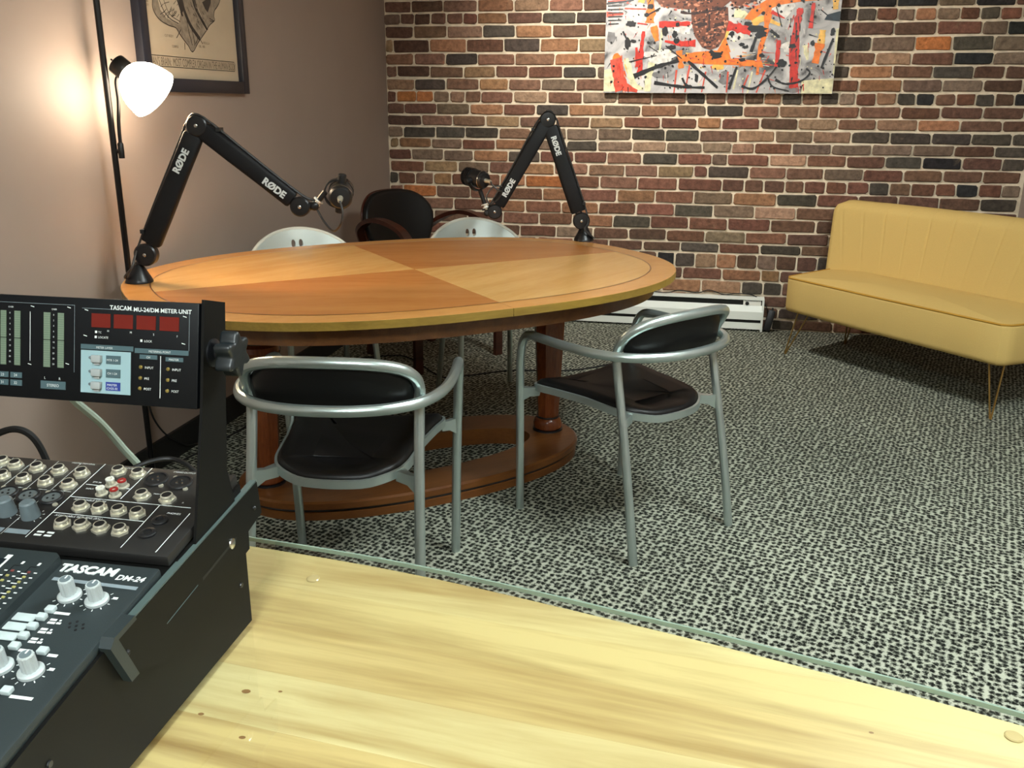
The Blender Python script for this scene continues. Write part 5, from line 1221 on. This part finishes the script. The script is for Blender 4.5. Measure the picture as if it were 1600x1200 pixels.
# ------------------------------------------------------------------ meter unit standing over the console on side arms
def meter_unit():
    t = empty('meter_unit', (CON[0], CON[1], CON[2]), R(1.2), 'black level meter unit with red displays raised over the mixing console', 'meter unit')
    a = math.atan2(0.024, 0.104)
    FACE = Matrix(((1, 0, 0, 0), (0, math.sin(a), -math.cos(a), -0.067), (0, math.cos(a), math.sin(a), 0.286), (0, 0, 0, 1)))
    def fm(): m_ = MB(); m_.M = FACE.copy(); return m_
    box = fm().box(mmv(-302, 52, -16), (0.598, 0.106, 0.032), bev=0.0015).build('case', M_METERBLK, t)
    z = 0.35
    def rect(m_, x0, y0, x1, y1, zz=z): m_.put([mmv(x0, y0, zz), mmv(x1, y0, zz), mmv(x1, y1, zz), mmv(x0, y1, zz)], [(0, 1, 2, 3)])
    def one(nm, x0, y0, x1, y1, m_, zz=z, th=0.6):
        return fm().box(mmv((x0+x1)/2, (y0+y1)/2, zz-th/2+0.3), (abs(x1-x0)/1000, abs(y1-y0)/1000, th/1000)).build(nm, m_, box, 0)
    def cap(m_, s, x, y, size, zz=0.9, **k): add_text(m_, Matrix.Translation(mmv(x, y, zz)), s, size/1000, **k)
    red = mat('red_display', (96, 20, 12), 0.3)
    for x0 in (-120, -95.3, -70.2, -45): one('time_display', x0, 76, x0+21, 90, red)
    barm = mat('led_bar_pale_green', (104, 120, 102), 0.35)
    xs = [(-158, -151), (-174, -166.5), (-207.5, -200.8), (-223.5, -217)]+[(-x-6.8, -x) for x in (238, 254, 271, 287, 304, 320, 337, 353)]
    for x0, x1 in xs:
        for y0, y1 in ((61.2, 88.6), (32.6, 60.2)):
            b_ = one('level_bar', x0, y0, x1, y1, barm)
    sg = fm()
    for x0, x1 in xs:
        for k in range(24): rect(sg, x0, 33.2+k*2.31, x1, 33.55+k*2.31, 0.75)
    o = sg.build('segment_gaps', mat('segment_gap', (78, 98, 84), 0.5), box, 0); o['kind'] = 'stuff'
    for x0, y0, x1, y1 in ((-131.7, 53.4, -73.4, 58.4), (-71.7, 52.3, -13.2, 57.2), (-66.3, 46.6, -47, 51), (-37.9, 45.6, -18.8, 49.8), (-212, 19.4, -198.6, 25.2), (-227.5, 19.4, -214.3, 25.2), (-212, 11.4, -198.6, 17.3), (-227.5, 11.4, -214.3, 17.3), (-177, 10.1, -148.6, 18.3)): one('label_plate', x0, y0, x1, y1, M_TEAL)
    lp = one('switch_plate', -131.5, 9.0, -76, 52.4, mat('pale_blue_plate', (136, 164, 170), 0.45))
    bt = mat('grey_switch', (146, 152, 152), 0.4)
    for y in (44.1, 30.2, 17.1):
        fm().box(mmv(-112.6, y, 2.5), (0.0105, 0.0075, 0.005), bev=0.0008).build('layer_switch', bt, box)
        fm().box(mmv(-112.6, y-5, 1.2), (0.006, 0.0025, 0.002)).build('switch_tab', bt, box, 0)
        m_ = fm(); m_.M = m_.M @ Matrix.Translation(mmv(-121, y+0.8, 0.4)); m_.lathe([(0.0016, 0), (0.0014, 0.0012)], 10).build('layer_lamp', M_KNOBBLUE, box)
        one('layer_label', -103, y-4.6, -87, y+4.0, mat('deep_blue_plate', (36, 54, 128), 0.4) if y < 20 else M_TEAL, 0.9)
    br = mat('brass_led', (150, 132, 70), 0.35, 0.6)
    for x, y in ((-64.7, 38.3), (-65.1, 27.2), (-65.4, 16.7), (-34.9, 37.8), (-35.1, 26.9), (-35.4, 16.0)):
        m_ = fm(); m_.M = m_.M @ Matrix.Translation(mmv(x, y, 0.2)); m_.lathe([(0.0019, 0), (0.0019, 0.001), (0.001, 0.0018)], 12).build('status_lamp', br, box)
    tx = fm()
    cap(tx, 'TASCAM', -99.6, 94.6, 6.2, bold=0.0001); cap(tx, 'MU-24/DM METER UNIT', -73.5, 93.9, 6.0, bold=0.00008)
    for s, x, y, sz in (('METER LAYER', -114, 54.6, 3.0), ('METERING POINT', -56, 53.6, 3.0), ('CH', -58.5, 47.5, 3.0), ('MASTER', -34, 46.6, 3.0), ('23', -222.5, 20.9, 4), ('24', -207.5, 20.9, 4), ('31', -222.5, 12.9, 4), ('32', -207.5, 12.9, 4), ('STEREO', -169.5, 12.6, 4), ('L', -172.5, 20.2, 3.8), ('R', -156, 19.9, 3.8), ('MTR 1-24', -102.2, 42.4, 3.1), ('CH 1-24', -101.4, 28.8, 3.1), ('MASTER', -101.5, 17.2, 3.1), ('/CH25-32', -102.2, 13.6, 3.1), ('TC', -112, 70, 3.0), ('LOCATE', -112, 65, 3.0), ('H', -102, 71.9, 3.0), ('M', -77, 71.5, 3.0), ('S', -51.5, 70.7, 3.0), ('F', -26, 70, 3.0), ('LOCK', -61, 63.6, 3.2), ('OVER', -164.5, 91.2, 2.4), ('OVER', -214, 91.6, 2.4)):
        cap(tx, s, x, y, sz, zz=1.35)
    for k, (x, y) in enumerate(((-64.7, 38.3), (-65.1, 27.2), (-65.4, 16.7), (-34.9, 37.8), (-35.1, 26.9), (-35.4, 16.0))): cap(tx, ('INPUT', 'PRE', 'POST')[k % 3], x+4.4, y-1.4, 3.4)
    for xc in (-162, -212):
        for k, s in enumerate(('0', '2', '4', '6', '8', '10', '15', '20', '30', '50')): cap(tx, s, xc-0.4, 85.5-k*5.6, 2.4, align='CENTER')
    for x, y in ((-115, 71.3), (-115.3, 66.2), (-64.8, 64.9)): rect(tx, x-1.2, y-1.2, x+1.2, y+1.2)
    for x, y in ((-145.5, 94.6), (-147, 37), (-187, 94), (-190, 34.5), (-126, 93), (-127, 67), (-18, 91), (-19, 64)): tx.put([mmv(x-2, y+0.9, z), mmv(x-2, y+0.1, z), mmv(x+2, y-0.9, z), mmv(x+2, y-0.1, z)], [(0, 1, 2, 3)])
    for x0, y0, x1, y1 in ((-189.9, 38, -189.2, 88.5), (-43.8, 8, -43.1, 50.4)): rect(tx, x0, y0, x1, y1)
    o = tx.build('panel_lettering', M_PRINT, box, 0); o['kind'] = 'stuff'
    gr = fm()
    for x0, y0, x1, y1 in ((-139.4, 28.7, -139, 97), (-300, 97, -139, 97.4), (-130.8, 94.6, -12.8, 95), (-13.2, 57, -12.8, 95)): rect(gr, x0, y0, x1, y1)
    gr.build('panel_rules', M_GREYPRINT, box, 0)
    # side arms: steel plates rising from the console's cheek plates
    arm = [(-0.043, 0.392), (-0.067, 0.286), (-0.107, 0.150), (-0.016, 0.150), (-0.030, 0.206), (-0.020, 0.272), (-0.002, 0.381)]
    for x in (0.0013, -0.6045):
        n = len(arm); m = MB(); m.put([(x-0.0015, y, zz) for y, zz in arm]+[(x+0.0015, y, zz) for y, zz in arm], [tuple(range(n)), tuple(range(2*n-1, n-1, -1))]+[(i, (i+1) % n, n+(i+1) % n, n+i) for i in range(n)])
        m.build('side_arm', M_CONS_SIDE, t, 0)
    # clamp knob on the right arm: six-lobed hand wheel
    K = Matrix.Translation((0.0015, -0.036, 0.336)) @ Matrix.Rotation(R(90), 4, 'Y')
    MB().lathe([(0.0145, 0), (0.0145, 0.003), (0.010, 0.005), (0.007, 0.006), (0.007, 0.016)], 22, K).build('knob_washer', M_JOINT, t, 35)
    pts = []
    for i in range(72):
        an = 2*math.pi*i/72; rr_ = 0.0195+0.0042*math.cos(6*an); pts.append((rr_*math.cos(an), rr_*math.sin(an)))
    m = MB(); m.M = K @ Matrix.Translation((0, 0, 0.012)); m.cushion(pts, 0, 0.019, 0.003, 3); m.build('clamp_knob', mat('knob_rubber', (18, 24, 27), 0.42), t, 40)
meter_unit()
def cheek_plate():
    t = empty('meter_bracket', CON, R(1.2), 'dark steel bracket plate with a slot screwed to the console side', 'bracket')
    p = [(-0.229, 0.086), (-0.253, 0.139), (-0.224, 0.140), (0.028, 0.167), (0.034, 0.126), (0.0, 0.119), (0.0, 0.085), (-0.20, 0.082)]
    p = [(-0.253, 0.1405), (-0.231, 0.092), (-0.222, 0.0905), (-0.19, 0.074), (-0.002, 0.098), (-0.001, 0.119), (0.034, 0.126), (0.028, 0.167), (-0.224, 0.1415)]
    n = len(p); x0, x1 = 0.003, 0.006
    m = MB(); m.put([(x0, y, z) for y, z in p]+[(x1, y, z) for y, z in p], [tuple(range(n)), tuple(range(2*n-1, n-1, -1))]+[(i, (i+1) % n, n+(i+1) % n, n+i) for i in range(n)])
    pl = m.build('plate', M_CONS_SIDE, t, 0)
    m = MB(); q = [(-0.262, 0.137), (-0.240, 0.090), (-0.228, 0.0905), (-0.250, 0.139), (-0.222, 0.142), (-0.224, 0.147), (-0.255, 0.144)]
    n = len(q); m.put([(-0.004, y, z) for y, z in q]+[(0.0085, y, z) for y, z in q], [tuple(range(n)), tuple(range(2*n-1, n-1, -1))]+[(i, (i+1) % n, n+(i+1) % n, n+i) for i in range(n)]); m.build('end_tab', M_CONS, t, 0)
    for y0, z0, y1, z1, m_, nm in ((-0.030, 0.125, -0.105, 0.1165, M_HOLE, 'slot'), (-0.115, 0.1155, -0.175, 0.108, M_TEAL, 'scratch_line')):
        d = Vector((0, y1-y0, z1-z0)).normalized(); s = Vector((0, d.z, -d.y))*(0.0018 if nm == 'slot' else 0.0006)
        a, b_ = Vector((x1+0.0002, y0, z0)), Vector((x1+0.0002, y1, z1)); MB().put([a+s, a-s, b_-s, b_+s], [(0, 1, 2, 3)]).build(nm, m_, t, 0)
    lip = MB().box((0.002, -0.098, 0.1555), (0.0075, 0.252, 0.0016), Matrix.Rotation(math.atan2(0.0255, 0.252), 3, 'X')).build('top_flange', mat('teal_grey_steel', (66, 80, 78), 0.5), t, 0)
    for y, z, r_, m_ in ((-0.040, 0.1235, 0.0062, M_CHROME), (0.016, 0.140, 0.0026, M_JOINT), (-0.238, 0.118, 0.003, M_HOLE)):
        MB().lathe([(r_, 0), (r_*0.95, 0.0012), (r_*0.5, 0.0024)], 16, Matrix.Translation((x1, y, z)) @ Matrix.Rotation(R(90), 4, 'Y')).build('plate_screw', m_, t, 35)
cheek_plate()

# cables behind the console
M_GREENGREY = mat('green_grey_cable', (150, 164, 150), 0.5)
o = MB().tube(catmull([(-0.70, 0.835, 1.035), (-0.685, 0.852, 1.012), (-0.679, 0.865, 0.990), (-0.668, 0.888, 0.957), (-0.657, 0.908, 0.918), (-0.645, 0.925, 0.880), (-0.63, 0.935, 0.82), (-0.60, 0.93, 0.76), (-0.54, 0.92, 0.7465), (-0.60, 0.99, 0.7465)], 7), 0.0047, 10).build('signal_cable', M_GREENGREY)
tag(o, 'thick pale green-grey cable dropping from the meter unit behind the console', 'cable')
o = MB().tube(catmull([(-0.86, 0.852, 0.86), (-0.83, 0.865, 0.92), (-0.800, 0.872, 0.938), (-0.774, 0.875, 0.946), (-0.757, 0.88, 0.936), (-0.752, 0.89, 0.905), (-0.75, 0.90, 0.85), (-0.76, 0.91, 0.77), (-0.80, 0.95, 0.7455)], 7), 0.0042, 8).build('signal_cable', M_BLACK_RUB)
tag(o, 'black cable looping up behind the console at the photo\'s left edge', 'cable')
o = MB().tube(catmull([(-0.66, 0.872, 0.86), (-0.645, 0.885, 0.893), (-0.626, 0.905, 0.904), (-0.602, 0.92, 0.905), (-0.575, 0.915, 0.898), (-0.55, 0.90, 0.88), (-0.535, 0.875, 0.85)], 7), 0.0032, 8).build('signal_cable', M_BLACK)
tag(o, 'thin glossy black cable arching behind the console beside the clamp knob', 'cable')
